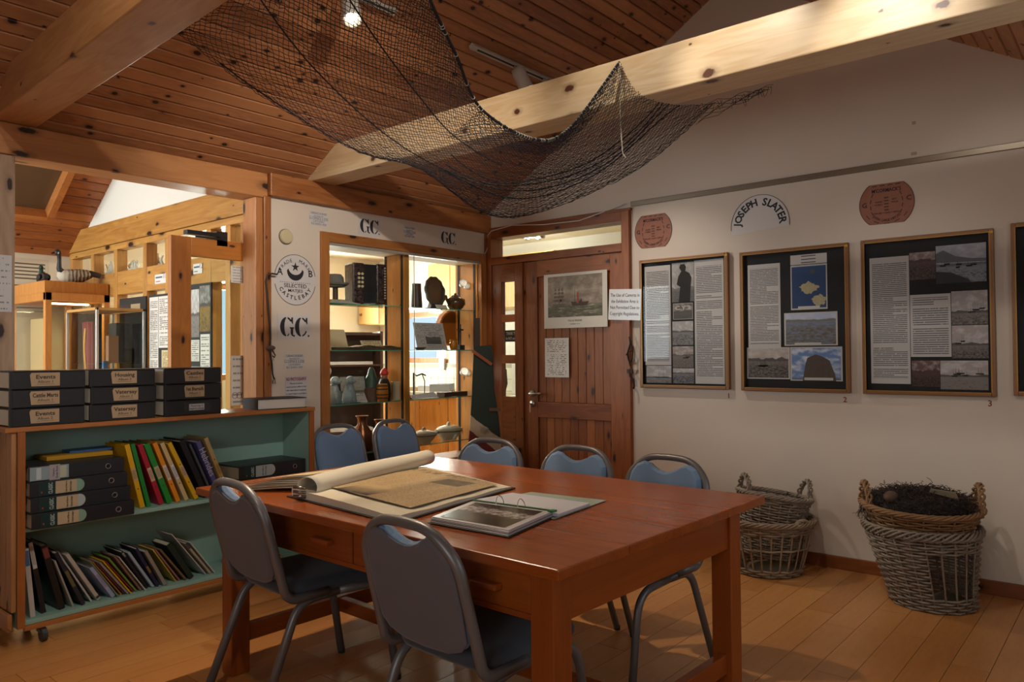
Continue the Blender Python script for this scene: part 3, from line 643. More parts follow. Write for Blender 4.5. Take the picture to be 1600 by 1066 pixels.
barrel('round brown barrel-head sign above the frame numbered 3', 1385, 318, .148)
js = onwall('arched_name_sign', 'white half-round stencilled sign with an arched name above the frame numbered 2', 'sign', 1187, 352, .002)
R = at(1187, 352, X=XC).z; R = span(1141, 1232)/2
poly('half_disc', [(R*cos(radians(a)), R*sin(radians(a))*1.02) for a in range(0, 181, 6)]+[(-R, -.05), (R, -.02)], flat('#d6cecb', .7), js, (0, .001, 0), .0012)
ring = MB(); ring.tube([(R*cos(radians(a)), -.001, R*sin(radians(a))*1.02) for a in range(-5, 186, 5)], .0018, 4); ring.build('printed_arc', BLK, js)
arctext('JOSEPH SLATER', .066, R*.77, 173, 7, js, (0, -.001, .0), bold=.002)
for px_, py_, w_ in ((1428, 192, .02), (1428, 240, .03)): tag(MB().box((0, 0, 0), (w_, .0008, .018)).build('tape_scrap', flat('#b09c86', .6), None, at(px_, py_, X=XC-.001), (0, 0, R90)), 'faded scrap of tape %s the picture rail on the bare wall' % ('high above' if py_ < 200 else 'just above'), 'tape')
# ============================================================ table
TM = ('#a24a1c', '#7c2f0f')
def tablewood(axis, rough=.25):
    s = NT('table_wood_'+axis); x, y, z = s.sep(s.obj()); a, b, c = {'x': (x, y, z), 'y': (y, z, x), 'z': (z, x, y)}[axis]
    big = s.noise(s.comb(s.math('MULTIPLY', a, .8), s.math('MULTIPLY', b, 9.), s.math('MULTIPLY', c, 9.)), 1.3, 4., .6, .5)
    fine = s.noise(s.comb(s.math('MULTIPLY', a, 4.), s.math('MULTIPLY', b, 110.), s.math('MULTIPLY', c, 110.)), 1., 2.)
    wear = s.noise(s.obj(), 7., 5., .65)
    f = s.math('ADD', s.math('MULTIPLY', big, .7), s.math('MULTIPLY', fine, .3))
    col = s.mix(s.step(f, .15, .9), lin('#b05a1e'), lin('#6f2e0a'))
    col = s.mix(s.math('MULTIPLY', s.step(wear, .45, .9), .06), col, lin('#bb7138'))
    return s.bsdf(col, s.math('ADD', rough, s.math('MULTIPLY', wear, .10)))
twx, twy, twz = tablewood('x'), tablewood('y', .2), tablewood('z')
TR = radians(-1.2)
tb = thing('library_table', 'big reddish varnished wooden table with drawers and low stretchers', 'table', (1.53, 1.14, 0), TR)
TW, TL, TH = 1.262, 1.885, .76
bws = [0, .33, .62, .95, TW]
for a, b in zip(bws[:-1], bws[1:]): MB().bb((a+.0004, 0, TH-.03), (b-.0004, TL, TH)).build('top_board', twy, tb, bevel=.004)
ov = .075; lg = .08
for lx in (ov, TW-ov-lg+.02):
    for ly in (ov, TL-ov-lg): MB().bb((lx, ly, 0), (lx+lg, ly+lg, TH-.03)).build('leg', twz, tb, bevel=.004)
ax0, ax1, ay0, ay1 = ov+.012, TW-ov+.008, ov+.012, TL-ov-.012
for yy in (ay0, ay1-.025): MB().bb((ov+lg, yy, .575), (TW-ov-lg+.02, yy+.025, TH-.03)).build('apron', twx, tb, bevel=.003)
MB().bb((ax1-.025, ov+lg, .575), (ax1, TL-ov-lg, TH-.03)).build('apron', twy, tb, bevel=.003)
MB().bb((ax0, ov+lg, TH-.05), (ax0+.025, TL-ov-lg, TH-.03)).build('top_rail', twy, tb, bevel=.002); MB().bb((ax0, ov+lg, .575), (ax0+.03, TL-ov-lg, .592)).build('bottom_rail', twy, tb, bevel=.002)
dl = (TL-2*ov-2*lg)
for k in range(2):
    y0 = ov+lg+k*dl/2+.004; y1 = y0+dl/2-.008
    dr = MB().bb((ax0-.004, y0, .594), (ax0+.016, y1, TH-.052)).build('drawer', twy, tb, bevel=.003)
    for fy in (.2, .8):
        yc = y0+(y1-y0)*fy; h = MB(); h.prism([(-.055, 0), (.055, 0), (.05, .03), (-.05, .03)], (ax0-.004, yc, .640), (0, 1, 0), (-1, 0, .0), (0, 0, .02)); h.build('handle', twy, dr, bevel=.006)
for yy in (ov+.02, TL-ov-.06): MB().bb((ov+lg, yy, .12), (TW-ov-lg+.02, yy+.035, .19)).build('end_stretcher', twx, tb, bevel=.003)
MB().bb((TW/2-.02, ov+.055, .125), (TW/2+.02, TL-ov-.06, .185)).build('long_stretcher', twy, tb, bevel=.003)

# ============================================================ chairs
tubeM = flat('#7b797c', .40, .45, var=.06, vs=80)
def fabric(c):
    s = NT('chair_fabric'); n = s.noise(s.obj(), 380., 2.); b = s.noise(s.obj(), 9., 3.)
    col = s.mix(n, tuple(x*.86 for x in lin(c)[:3])+(1,), tuple(min(1, x*1.12) for x in lin(c)[:3])+(1,)); col = s.mix(s.math('MULTIPLY', b, .25), col, tuple(x*.8 for x in lin(c)[:3])+(1,))
    return s.bsdf(col, .85, 0., n, .15, .001, Sheen_Weight=.2)
blueF, greyF, seatShadeF = fabric('#7590b4'), fabric('#66636a'), fabric('#3d434f')  # seat fabric is the pad's, darkened to paint in the shade there
def bez(P, n=6):
    """round a polyline's corners"""
    P = [Vector(p) for p in P]; out = [P[0]]
    for i in range(1, len(P)-1):
        a, b, c = P[i-1], P[i], P[i+1]; r = min((b-a).length, (c-b).length)*.45
        p0 = b+(a-b).normalized()*r; p1 = b+(c-b).normalized()*r
        for k in range(n+1):
            t = k/n; out.append(p0*(1-t)**2+b*2*t*(1-t)+p1*t*t)
    out.append(P[-1]); return out
def backpt(y, h):
    """point on the tilted back plane; h measured up from the seat frame"""
    return Vector((-.185-.275*max(0, h), y, .415+h*1.03))
def make_chair():
    t = thing('stacking_chair', 'chair', 'chair')
    for sg in (-1, 1):
        y = .195*sg
        fl_ = bez([(.03, y, .415), (.235, y, .405), (.30, y*1.02, 0.012)], 7); MB().tube(fl_, .0145, 8, flat=1.15).build('leg', tubeM, t, smooth=True)
        rl_ = bez([(.03, y, .415), (-.135, y, .412), (-.30, y*1.04, 0.012)], 7); MB().tube(rl_, .0145, 8, flat=1.15).build('leg', tubeM, t, smooth=True)
        for fx, yy in ((.302, y*1.02), (-.302, y*1.04)): MB().cyl((fx, yy, 0), (fx, yy, .02), .015, 10).build('glide', flat('#1c1c1e', .5), t)
    path = [(-.02, -.205, .428), (-.165, -.205, .425)]
    side = [backpt(-.205, .03), backpt(-.198, .33), backpt(-.115, .405), backpt(0, .412)]
    P = path+side; P += [Vector((p[0], -p[1], p[2])) for p in reversed(P[:-1])]
    MB().tube(bez(P, 6), .0150, 8, flat=1.15).build('back_frame', tubeM, t, smooth=True)
    # pad outline (y, h) with the finger-grip scoop at the top
    o = []
    for a in range(0, 91, 15): o.append((.185-.06+.06*cos(radians(90-a)), .345-.07+.07*sin(radians(90-a)))) if 0 else None
    R_ = [(.0, .055), (.09, .06), (.15, .08), (.178, .11), (.184, .20), (.184, .28), (.174, .335), (.15, .369), (.115, .384), (.088, .380), (.062, .364), (.03, .352), (.0, .348)]
    o = R_+[(-y, h) for y, h in reversed(R_[1:-1])]
    def pad(nm, d0, d1, m, inset=0.):
        mb = MB(); n = len(o); nv = Vector((.965, 0, .285)).normalized()
        vs = []
        for d, k in ((d0, 1.), ((d0+d1)/2, 1.012), (d1, .93)):
            for y, h in o: vs.append(backpt(y*k, .21+(h-.21)*k)+nv*d)
        fs = [tuple(range(n-1, -1, -1)), tuple(range(2*n, 3*n))]
        for l in range(2): fs += [(l*n+i, l*n+(i+1) % n, (l+1)*n+(i+1) % n, (l+1)*n+i) for i in range(n)]
        mb.add(vs, fs); return mb.build(nm, m, t, bevel=.004, smooth=False)
    pad('backrest', -.004, .032, blueF); pad('back_panel', -.006, -.018, greyF)
    # seat cushion
    sp = [(.23*cos(a)*(1-.0)*(abs(cos(a))**-.55 if abs(cos(a)) > 1e-3 else 1), 0) for a in (0,)]
    def sq(a, rx, ry, e=.32): return (math.copysign(abs(cos(a))**e, cos(a))*rx, math.copysign(abs(sin(a))**e, sin(a))*ry)
    mb = MB(); N = 36; vs = []; lay = [(.80, .422), (.97, .424), (1., .436), (1., .452), (.96, .468), (.80, .477), (.4, .480)]
    for k, z in lay:
        for i in range(N): xx, yy = sq(2*pi*i/N, .215*k, .205*k); vs.append((.045+xx, yy, z))
    fs = [tuple(range(N-1, -1, -1)), tuple(range((len(lay)-1)*N, len(lay)*N))]
    for l in range(len(lay)-1): fs += [(l*N+i, l*N+(i+1) % N, (l+1)*N+(i+1) % N, (l+1)*N+i) for i in range(N)]
    mb.add(vs, fs); mb.build('seat', seatShadeF, t, smooth=True)
    return t
chair0 = make_chair()
CH = [((1.770, 2.56), -4., 'grey-backed chair at the left end of the near side of the table'),
      ((1.72, 1.585), -2., 'grey-backed chair nearest the camera, at the near side of the table'),
      ((2.725, 1.655), 176.5, 'blue padded chair at the far side of the table, nearest the baskets'),
      ((2.77, 2.150), 180, 'blue padded chair in the middle of the far side of the table, before the door'),
      ((2.765, 2.68), 186, 'blue padded chair at the far side of the table, by the old boat board'),
      ((3.075, 3.80), -90, 'blue padded chair against the display case, partly behind the bookcase'),
      ((3.575, 3.79), -86, 'blue padded chair against the middle of the display case')]
for i, ((x, y), rz, lb) in enumerate(CH):
    c = chair0 if i == 0 else copytree(chair0)
    c.location = (x, y, 0); c.rotation_euler = (0, 0, radians(rz)); c['label'] = lb; c['group'] = 'stacking chairs round the table and case'

# ============================================================ open bound newspaper album
al = thing('newspaper_album', 'large open bound newspaper album with one page rolled back on the table', 'album', (1.63, 1.86, .761), 0)
A0, A1, A2, A3 = (0, 0), (.70, .105), (.86, .76), (.06, .66)     # near, right, far, left corners (relative)
page = flat('#d9d0bd', .75, var=.04, vs=12.)
def quadgrid(P, z, n, m, f=None): return lambda u, v: Vector(((1-u)*((1-v)*P[0][0]+v*P[3][0])+u*((1-v)*P[1][0]+v*P[2][0]), (1-u)*((1-v)*P[0][1]+v*P[3][1])+u*((1-v)*P[1][1]+v*P[2][1]), z+(f(u, v) if f else 0)))
AQ = [A0, A1, A2, A3]
MB().prism([(p[0]*1.0, p[1]*1.0) for p in [(-.012, -.012), (.715, .095), (.87, .77), (.05, .68)]], (0, 0, 0), (1, 0, 0), (0, 1, 0), (0, 0, .004)).build('cover', flat('#2c1a14', .6), al, bevel=.001)
hf = lambda u, v: .026*(1-u)**.6*(.35+.65*v)+.006
mb = MB(); G = quadgrid(AQ, .004, 1, 1, lambda u, v: hf(u, v)+.0018*sin(u*17+v*5)); mb.grid(G, 20, 14)
nv_ = 15; bot = quadgrid(AQ, .004, 1, 1)
for e in ((lambda t: (t, 0)), (lambda t: (1, t)), (lambda t: (1-t, 1)), (lambda t: (0, 1-t))):
    mb.grid(lambda t, q_, e=e: bot(*e(t)).lerp(G(*e(t)), q_), 20, 3)
mb.build('page_block', page, al, smooth=False)
s = NT('newsprint'); x, y, z = s.sep(s.gen())
col_ = s.math('FRACT', s.math('MULTIPLY', y, 7.)); gut = s.math('GREATER_THAN', col_, .1)
rows = s.math('FRACT', s.math('MULTIPLY', x, 70.)); wn = s.noise(s.comb(s.math('MULTIPLY', x, 70.), s.math('MULTIPLY', y, 90.), 0.), 1., 2.)
ln = s.math('MULTIPLY', s.math('MULTIPLY', s.math('GREATER_THAN', rows, .35), gut), s.step(wn, .42, .6))
pt = s.noise(s.comb(s.math('MULTIPLY', x, 3.), s.math('MULTIPLY', y, 4.), 5.), 1.3, 3.)
base = s.mix(pt, lin('#a98d66'), lin('#c2a77d'))
def rect(a, b, c, d): return s.math('MULTIPLY', s.math('MULTIPLY', s.math('GREATER_THAN', x, a), s.math('LESS_THAN', x, b)), s.math('MULTIPLY', s.math('GREATER_THAN', y, c), s.math('LESS_THAN', y, d)))
head = s.math('MULTIPLY', s.math('GREATER_THAN', x, .83), s.math('MULTIPLY', s.step(s.noise(s.comb(s.math('MULTIPLY', x, 9.), s.math('MULTIPLY', y, 26.), 2.), 1., 2.), .5, .56), s.math('LESS_THAN', x, .93)))
c = s.mix(s.math('MULTIPLY', ln, .5), base, lin('#5d4c38')); c = s.mix(s.math('MULTIPLY', head, .75), c, lin('#4a3b2b'))
pn = s.noise(s.comb(s.math('MULTIPLY', x, 14.), s.math('MULTIPLY', y, 14.), 1.), 1., 3.)
c = s.mix(rect(.58, .75, .25, .5), c, s.mix(pn, lin('#4b3d2f'), lin('#8a7557'))); c = s.mix(rect(.05, .30, .42, .72), c, s.mix(s.step(s.math('ADD', x, s.math('MULTIPLY', pn, .1)), .12, .3), lin('#3b3026'), lin('#b2976d')))
news = s.bsdf(c, .8)
NP = [(.075, .055), (.66, .14), (.79, .70), (.13, .60)]
def onblock(P): return lambda u, v: (lambda p: Vector((p.x, p.y, .0065+hf(min(1, max(0, (p.x-.03)/.8)), min(1, max(0, p.y/.72)))+.004)))(quadgrid(P, 0, 1, 1)(u, v))
MB().grid(onblock([(.11, .05), (.655, .135), (.78, .69), (.16, .60)]), 16, 12).build('newspaper_sheet', news, al, solid=.0006)
# rolled-back page: a fat roll lying along the far left edge
r0, r1 = Vector((.07, .66, .03)), Vector((.83, .83, .03))
r0 = at(480, 765, Z=.80)-al.location; r1 = at(668, 717, Z=.80)-al.location; r0.z = .035; r1.z = .035
def roll(u, v):
    a = -pi*.55+v*pi*1.95; rad = .037+.004*sin(u*5); p = r0.lerp(r1, u); d = (r1-r0).normalized(); n_ = Vector((-d.y, d.x, 0))
    ext = 0 if v > .05 else 0
    return p+n_*(-cos(a)*rad*1.25)*-1+Vector((0, 0, 1))*(sin(a)*rad+.012)
MB().grid(roll, 24, 26).build('rolled_page', flat('#d6cebd', .8), al, smooth=True, solid=.0015)
# left leaves and metal post binding, folded back past the roll
q0, q1 = at(480, 757, Z=.79)-al.location, at(372, 757, Z=.79)-al.location
q2 = at(520, 735, Z=.83)-al.location
for k in range(9):
    zb = .005+.0035*k; sp = k*.006
    def leaf(u, v, zb=zb, k=k):
        p = q0.lerp(q1, u); n_ = (q2-q0); n_.z = 0
        p = p+n_*v*(1.9-.05*k+.2*(1-u)); p.z = zb+.030*sin(min(1, (1-u)*1.1)*pi*.5)*(.3+.085*k)+.003*sin(u*5+k)*(1-u); return p
    MB().grid(leaf, 14, 4).build('loose_leaf', [page, flat('#b08a58', .75), page, flat('#c9b48c', .75), page][k % 5], al, solid=.001, smooth=True)
mb = MB()
for k in range(3):
    b_ = r0+Vector((-.015, -.012, -.02))+Vector((.0, .0, .016))*k; mb.tube([b_+Vector((0, 0, 0)), b_+Vector((-.03, .035, .004))], .006, 8)
mb.build('binding_clip', flat('#8d8478', .3, .9), al, smooth=True)

# ============================================================ open ring binder with photographs
rb_ = thing('ring_binder', 'open two-ring binder with plastic photo pockets lying near the table end', 'ring binder', at(795, 836, Z=.762), 0)
o_ = rb_.location
P = [at(x, y, Z=.762)-o_ for x, y in ((668, 818), (795, 841), (868, 808), (738, 790))]
Q = [at(x, y, Z=.762)-o_ for x, y in ((738, 787), (866, 812), (947, 783), (830, 770))]
def slab(P, z0, z1, nm, m, bev=.001): return MB().prism([(p.x, p.y) for p in P], (0, 0, z0), (1, 0, 0), (0, 1, 0), (0, 0, z1-z0)).build(nm, m, rb_, bevel=bev)
def ins(P, k): c = sum(P, Vector())/4; return [c+(p-c)*k for p in P]
slab(P, 0, .003, 'cover', flat('#23262a', .5)); slab(Q, 0, .003, 'cover', flat('#9aa79a', .6, var=.15, vs=90))
for k in range(4): slab([p+Vector((.003*k, .001*k, 0)) for p in ins(P, .97-.006*k)], .0035+.004*k, .0072+.004*k, 'photo_pocket', flat(['#b9b4b6', '#8f8c90', '#c4bfc2', '#cfcad0'][k], .25))
s = NT('group_photo'); x, y, z = s.sep(s.gen()); n = s.noise(s.comb(s.math('MULTIPLY', x, 9.), s.math('MULTIPLY', y, 9.), 0.), 1.6, 5., .65)
band = s.math('MULTIPLY', s.step(x, .35, .5), s.step(x, .85, .7)); pm_ = s.bsdf(s.ramp(s.math('ADD', s.math('MULTIPLY', n, .55), s.math('MULTIPLY', band, .22)), [(.28, (.012, .011, .011)), (.42, (.06, .053, .055)), (.56, (.5, .45, .47))]), .25)
c_ = ins(P, .80); slab(c_, .0195, .0202, 'photograph', pm_, 0)
slab([p+Vector((.002, 0, 0)) for p in (Q[0].lerp(Q[3], .06), Q[1].lerp(Q[2], .06), Q[1].lerp(Q[2], .66), Q[0].lerp(Q[3], .66))], .004, .013, 'paper_stack', flat('#c9c8d4', .6))
e0, e1 = P[3], P[2]
MB().prism([(e0.x, e0.y), (e1.x, e1.y), (e1.x-.012, e1.y-.004), (e0.x-.012, e0.y-.004)], (0, 0, .0195), (1, 0, 0), (0, 1, 0), (0, 0, .003)).build('green_strip', flat('#1f5a38', .4), rb_)
MB().box((e1.x-.012, e1.y+.004, .021), (.025, .02, .006)).build('strip_tab', flat('#2c7a4c', .4), rb_)
mid0 = (P[3]+Q[0])/2; mid1 = (P[2]+Q[1])/2
for t in (.36, .62):
    c_ = mid0.lerp(mid1, t); MB().tube([c_+Vector((cos(a)*.021, sin(a)*.006, .012+sin(a)*.034)) for a in [pi*i/12 for i in range(13)]], .0017, 6).build('ring', steel, rb_, smooth=True)
MB().box((mid0.lerp(mid1, .5)).to_tuple()[:2]+(.006,), (.02, .16, .006), Matrix.Rotation(atan2(mid1.y-mid0.y, mid1.x-mid0.x)-pi/2, 3, 'Z')).build('ring_mechanism', steel, rb_)

# ============================================================ wicker baskets
def wick(c1, c2):
    s = NT('wicker'); n = s.noise(s.obj(), 26., 3.); n2 = s.noise(s.obj(), 5., 3.)
    return s.bsdf(s.mix(s.math('ADD', s.math('MULTIPLY', n, .7), s.math('MULTIPLY', n2, .4)), lin(c1), lin(c2)), .7, 0., n, .2)
wk1, wk2, wk3 = wick('#5a4432', '#b09a80'), wick('#57483b', '#a39382'), wick('#553820', '#a67c52')
def basket(label, loc, r0, r1, h, rot=(0, 0, 0), lean=(0, 0), n=28, bands=((.0, 1.),), wm=wk1, hole=None, rimh=.03, cat='basket', fill=None, handles=None, st=.0052, pitch=.0150, seed=0, prof=None):
    t = thing('wicker_basket', label, cat, loc, rot=rot, group='old wicker baskets along the white wall')
    rr = random.Random(seed)
    def P(a, f, off=0.):
        bul = prof(f) if prof else f; r = r0+(r1-r0)*bul+off; return Vector((cos(a)*r+lean[0]*f, sin(a)*r+lean[1]*f, f*h))
    for k in range(n):
        a = 2*pi*k/n; MB().tube([P(a, f) for f in (.01, .25, .5, .75, .99)], st, 5).build('stake', wm, t, smooth=True)
    wv = MB(); seg = n*2
    for b0, b1 in bands:
        z = b0*h; i = 0
        while z < b1*h:
            f = z/h; i += 1; ph = pi*(i % 2)
            run = []
            for k in range(seg+1):
                a = 2*pi*k/seg; off = .0075*cos(n/2*a+ph)+rr.uniform(-.002, .002); q_ = P(a, f, off); q_.z += rr.uniform(-.002, .002)
                inh = hole and hole[0] < math.degrees(a) % 360 < hole[1] and hole[2] < f < hole[3]
                if inh:
                    if len(run) > 1: wv.tube(run, .0062, 5)
                    run = []
                else: run.append(q_)
            if len(run) > 1: wv.tube(run, .0062, 5)
            z += pitch
    o = wv.build('weave', wm, t, smooth=True); o['kind'] = 'stuff'
    rm = MB()
    for k in range(5):
        pa = k*1.3; rm.tube([P(2*pi*i/64, .985, .004+.013*cos(9*2*pi*i/64+pa))+Vector((0, 0, .006+rimh*.5+rimh*.5*sin(9*2*pi*i/64+pa))) for i in range(64)], .0065, 5, closed=True)
    rm.build('rim', wm, t, smooth=True)
    MB().lathe([(r0*.98, .004), (r0*.98, .012)], 28).build('base', wm, t)
    for ha in (handles or ()):
        a = radians(ha[0]); hh_ = ha[1]; hw = ha[2]; hm = MB()
        for k in range(3):
            hm.tube([P(a+hw*cos(u), .96)+Vector((cos(a)*.014*cos(6*u+k*2.1), sin(a)*.014*cos(6*u+k*2.1), (h*.0+hh_*sin(u))+.008*sin(6*u+k*2.1))) for u in [pi*i/20 for i in range(21)]], .0065, 5)
        hm.build('handle', wm, t, smooth=True)
    return t
ang = math.degrees(atan2(-1.7, -4.3)) % 360
basket('tall open-sided wicker basket by the skirting, with a smaller one nested in it', (4.46, 1.775, 0), .185, .262, .30, n=26, bands=((.03, .16), (.55, .585), (.86, 1.)), wm=wk1, rimh=.025, prof=lambda f: f**.8, seed=1, handles=((70, .05, .22), (250, .05, .22)))
basket('smaller close-woven wicker basket tilted inside the left-hand basket', (4.46, 1.775, .09), .14, .205, .35, rot=(radians(5), radians(7), 0), n=22, bands=((.02, .98),), wm=wk2, rimh=.02, seed=2, handles=((140, .12, .34), (318, .13, .34)), pitch=.0150)
B2 = (4.42, .90)
basket('tall battered wicker basket with a broken side, standing nearest the right edge', (4.415, .885, 0), .195, .265, .37, n=24, lean=(-.03, .045), bands=((.02, .99),), wm=wk2, hole=(198, 250, .22, .80), rimh=.04, seed=3, handles=((275, .03, .25),), prof=lambda f: f**1.2)
basket('shallow round wicker tray basket of dark netting on top of the battered basket', (4.39, .935, .405), .235, .275, .085, rot=(radians(2), radians(-3), 0), n=24, bands=((.05, 1.),), wm=wk3, rimh=.02, seed=4, handles=((122, .13, .24), (296, .13, .24)))
# heap of dark old netting in the tray, and scraps on it
nh_ = thing('netting_heap', 'tangled heap of dark brown fishing netting filling the shallow tray basket', 'netting', (4.39, .935, .47))
rr = random.Random(9); mb = MB()
core = MB(); core.lathe([(.005, -.03), (.22, -.03), (.242, .03), (.21, .07), (.12, .092), (.01, .098)], 24); core.build('core', flat('#1d1613', .95, var=.4, vs=90, bump=1.), nh_)
for k in range(1500):
    a = rr.random()*2*pi; r = .25*sqrt(rr.random()); p = Vector((cos(a)*r, sin(a)*r, .09-.9*r*r+rr.uniform(-.01, .03))); pts = [p]
    for i in range(5): p = p+Vector((rr.uniform(-.02, .02), rr.uniform(-.02, .02), rr.uniform(-.012, .013))); pts.append(p)
    mb.tube(pts, .0016, 3)
for k in range(60):
    a = radians(rr.uniform(80, 140)); p = Vector((cos(a)*.27, sin(a)*.27, .03)); pts = [p]
    for i in range(6): p = p+Vector((rr.uniform(-.012, .012), rr.uniform(-.008, .012), -rr.uniform(.0, .022))); pts.append(p)
    mb.tube(pts, .001, 3)
o = mb.build('loose_strands', flat('#3a2b23', .9), nh_); o['kind'] = 'stuff'
tag(MB().prism([(0, 0), (.13, -.02), (.12, .035), (.01, .03)], (0, 0, 0), (0, -1, -.1), (-.5, 0, .7), (0, 0, .0015)).build('paper_tag', flat('#b9a98e', .7), None, (4.30, .87, .585)), 'cream paper tag lying on the dark netting in the tray basket', 'tag')
tag(MB().tube([(4.35, 1.02, .53), (4.36, .98, .545), (4.37, .94, .58)], [.009, .008, .006], 7).build('stick', flat('#4a3b30', .8)), 'short dark stick poking out of the netting in the tray basket', 'stick')
tag(MB().ball((0, 0, 0), (.05, .035, .03), 14, 8).build('cork_float', flat('#5b4433', .85, var=.4, vs=40, bump=.6), None, (4.22, 1.03, .555), smooth=True), 'brown oval cork float lying at the front of the netting', 'float')
for k, (dx, dy, c, lb) in enumerate(((.0, .02, '#1b1512', 'black lump of rope inside the tilted nested basket, at its left'), (-.06, -.06, '#7a5f47', 'pale cork float inside the tilted nested basket'), (.05, -.09, '#211a16', 'dark cork lump inside the tilted nested basket, at its right'))):
    tag(MB().ball((0, 0, 0), (.055, .045, .035), 14, 8).build('cork_float', flat(c, .85, var=.35, vs=40, bump=.5), None, (4.49+dx, 1.78+dy, .395), (0, .3, k), smooth=True), lb, 'float')
tag(MB().lathe([(.005, -.05), (.12, -.05), (.15, .0), (.1, .02), (.01, .025)], 20).build('rope_heap', flat('#2a211b', .95, var=.4, vs=80, bump=1.), None, (4.48, 1.775, .35)), 'dark heap of rope filling the tilted nested basket', 'rope')
wb = thing('waste_bin', 'black container on the floor between the table leg and the left basket', 'container', (4.61, 2.21, 0)); MB().lathe([(.085, 0), (.09, .01), (.115, .27), (.122, .275), (.122, .29), (.112, .29), (.108, .26), (.08, .02), (.002, .018)], 24).build('body', flat('#17110f', .5), wb, smooth=False); MB().tube([(.12*cos(a), .12*sin(a), .288) for a in [2*pi*i/28 for i in range(28)]], .005, 6, closed=True).build('rim', flat('#1d1715', .4), wb)
# ============================================================ low bookcase on castors
BY = 3.909; bx0, bx1 = 1.175, 2.777
teal = flat('#8cb0a5', .55, var=.08, vs=6.)
edge = pine('#a9662f', '#8a4a1c', 'z', kr=.04); edgex = pine('#b0703a', '#93562a', 'x', kr=.03)
bk = thing('bookcase', 'low wooden bookcase on castors with a pale green inside, by the opening', 'bookcase', (bx0, BY, 0))
BD = .285; SZ0, SZ1, TZ = .112, .530, .987
w_ = bx1-bx0
MB().bb((-.03, -.012, TZ-.022), (w_+.004, BD, TZ)).build('top', edgex, bk, bevel=.003)
for x0, x1 in ((.022, .05), (w_-.035, w_-.005)):
    sd_ = MB().bb((x0, .0, .085), (x1, BD-.012, TZ-.022)).build('side', teal, bk); MB().bb((x0-.002, -.012, .085), (x1+.002, .0, TZ-.022)).build('edge_strip', edge, sd_, bevel=.002)
for k in range(4): MB().bb((-.002, .0+.07*k, .16), (.02, .068+.07*k, TZ-.022)).build('side_board', pine('#b98455', '#93612f', 'z', kr=.07), bk, bevel=.005)
MB().bb((-.022, -.02, .085), (-.002, BD-.012, .16)).build('side_skirting', pine('#a8713f', '#85532a', 'y', kr=.05), bk, bevel=.004)
MB().bb((.05, BD-.012, .085), (w_-.035, BD-.002, TZ-.022)).build('back_panel', teal, bk)
for z in (SZ0, SZ1):
    MB().bb((.05, 0, z-.02), (w_-.035, BD-.013, z)).build('shelf', teal, bk, bevel=.002)
MB().bb((.05, -.006, .068), (w_-.035, .014, .091)).build('bottom_rail', edgex, bk, bevel=.002)
for cx_ in (.13, w_-.12):
    for cy_ in (.03, BD-.05):
        cs = MB(); cs.box((cx_, cy_, .083), (.05, .045, .006)); cs.box((cx_-.014, cy_, .062), (.004, .03, .04)); cs.box((cx_+.014, cy_, .062), (.004, .03, .04)); c_ = cs.build('castor', steel, bk)
        MB().cyl((cx_-.011, cy_-.022, .031), (cx_+.011, cy_-.022, .031), .031, 18).build('wheel', flat('#3c3a38', .5), c_, smooth=False)
# black album boxes stacked on top
boxm = flat('#1c1d20', .42, var=.12, vs=30); kraft = flat('#b39a7c', .75)
rowsT = [[('Events', 'Album 1'), ('Cattle Marts', 'Album 1'), ('Events', 'Album 2')], [('Housing', 'Album 3'), ('Vatersay', 'Album 2'), ('Vatersay', 'Album 1')], [('Castles', 'Album 1'), ('Feis Bharraidh', 'Album 1'), ('Vatersay 2', 'People & Landscape')]]
for c_, (x0, stack) in enumerate(zip((1.172, 1.508, 1.868), rowsT)):
    for r_, (t1, t2) in enumerate(stack):
        k = 2-r_; jx = rng.uniform(-.004, .004); ww = .316
        where = ('top', 'middle', 'bottom')[r_]; st = ('left', 'middle', 'right')[c_]
        b = thing('album_box', 'black album box labelled %s %s, %s of the %s stack on the bookcase' % (t1, t2, where, st), 'album box', (x0+jx, BY+.012, TZ+.0005+k*.0845), rng.uniform(-.008, .008), 'black album boxes on the bookcase')
        MB().prism([(0, 0), (.012, -.0), (.274, 0), (.274, .083), (.006, .083), (0, .076)], (.012, 0, 0), (0, 1, 0), (0, 0, 1), (ww-.012, 0, 0)).build('case', boxm, b, bevel=.003)
        MB().bb((.0, .012, .008), (.0118, .265, .076)).build('page_edges', flat('#d9d3c6', .8), b)
        MB().bb((.0, .0, .0), (.0117, .0118, .083)).build('spine_edge', boxm, b)
        lx = ww*.52 if c_ else ww*.46; lw = .118 if c_ < 2 else .105
        if (c_, r_) == (2, 2): MB().bb((lx-.06, -.0015, .018), (lx+.09, .0003, .066)).build('plastic_pocket', flat('#35373b', .2), b); sheet('label', .085, .034, flat('#b9b9bd', .6), b, (lx+.01, -.002, .042)); text(t1, .016, b, (lx+.01, -.003, .049)); text(t2, .013, b, (lx+.01, -.003, .034), w=.08); continue
        poly('label', [(-lw/2, -.03), (lw/2, -.03), (lw/2, .032), (-lw/2+(.0 if r_ != 2 else 0), .032), (-lw/2-.006, .022)], kraft, b, (lx, .0, .042), .001)
        text(t1, .026, b, (lx, -.0015, .054), flat('#453a30', .7), bold=.0006, w=min(lw*.9, .0135*len(t1))); text(t2, .017, b, (lx, -.0015, .032), flat('#453a30', .7), w=min(lw*.8, .009*len(t2)))
        MB().box((lx, -.0012, .021), (lw*.6, .0004, .0015)).build('label_rule', flat('#5a4d40', .7), b)
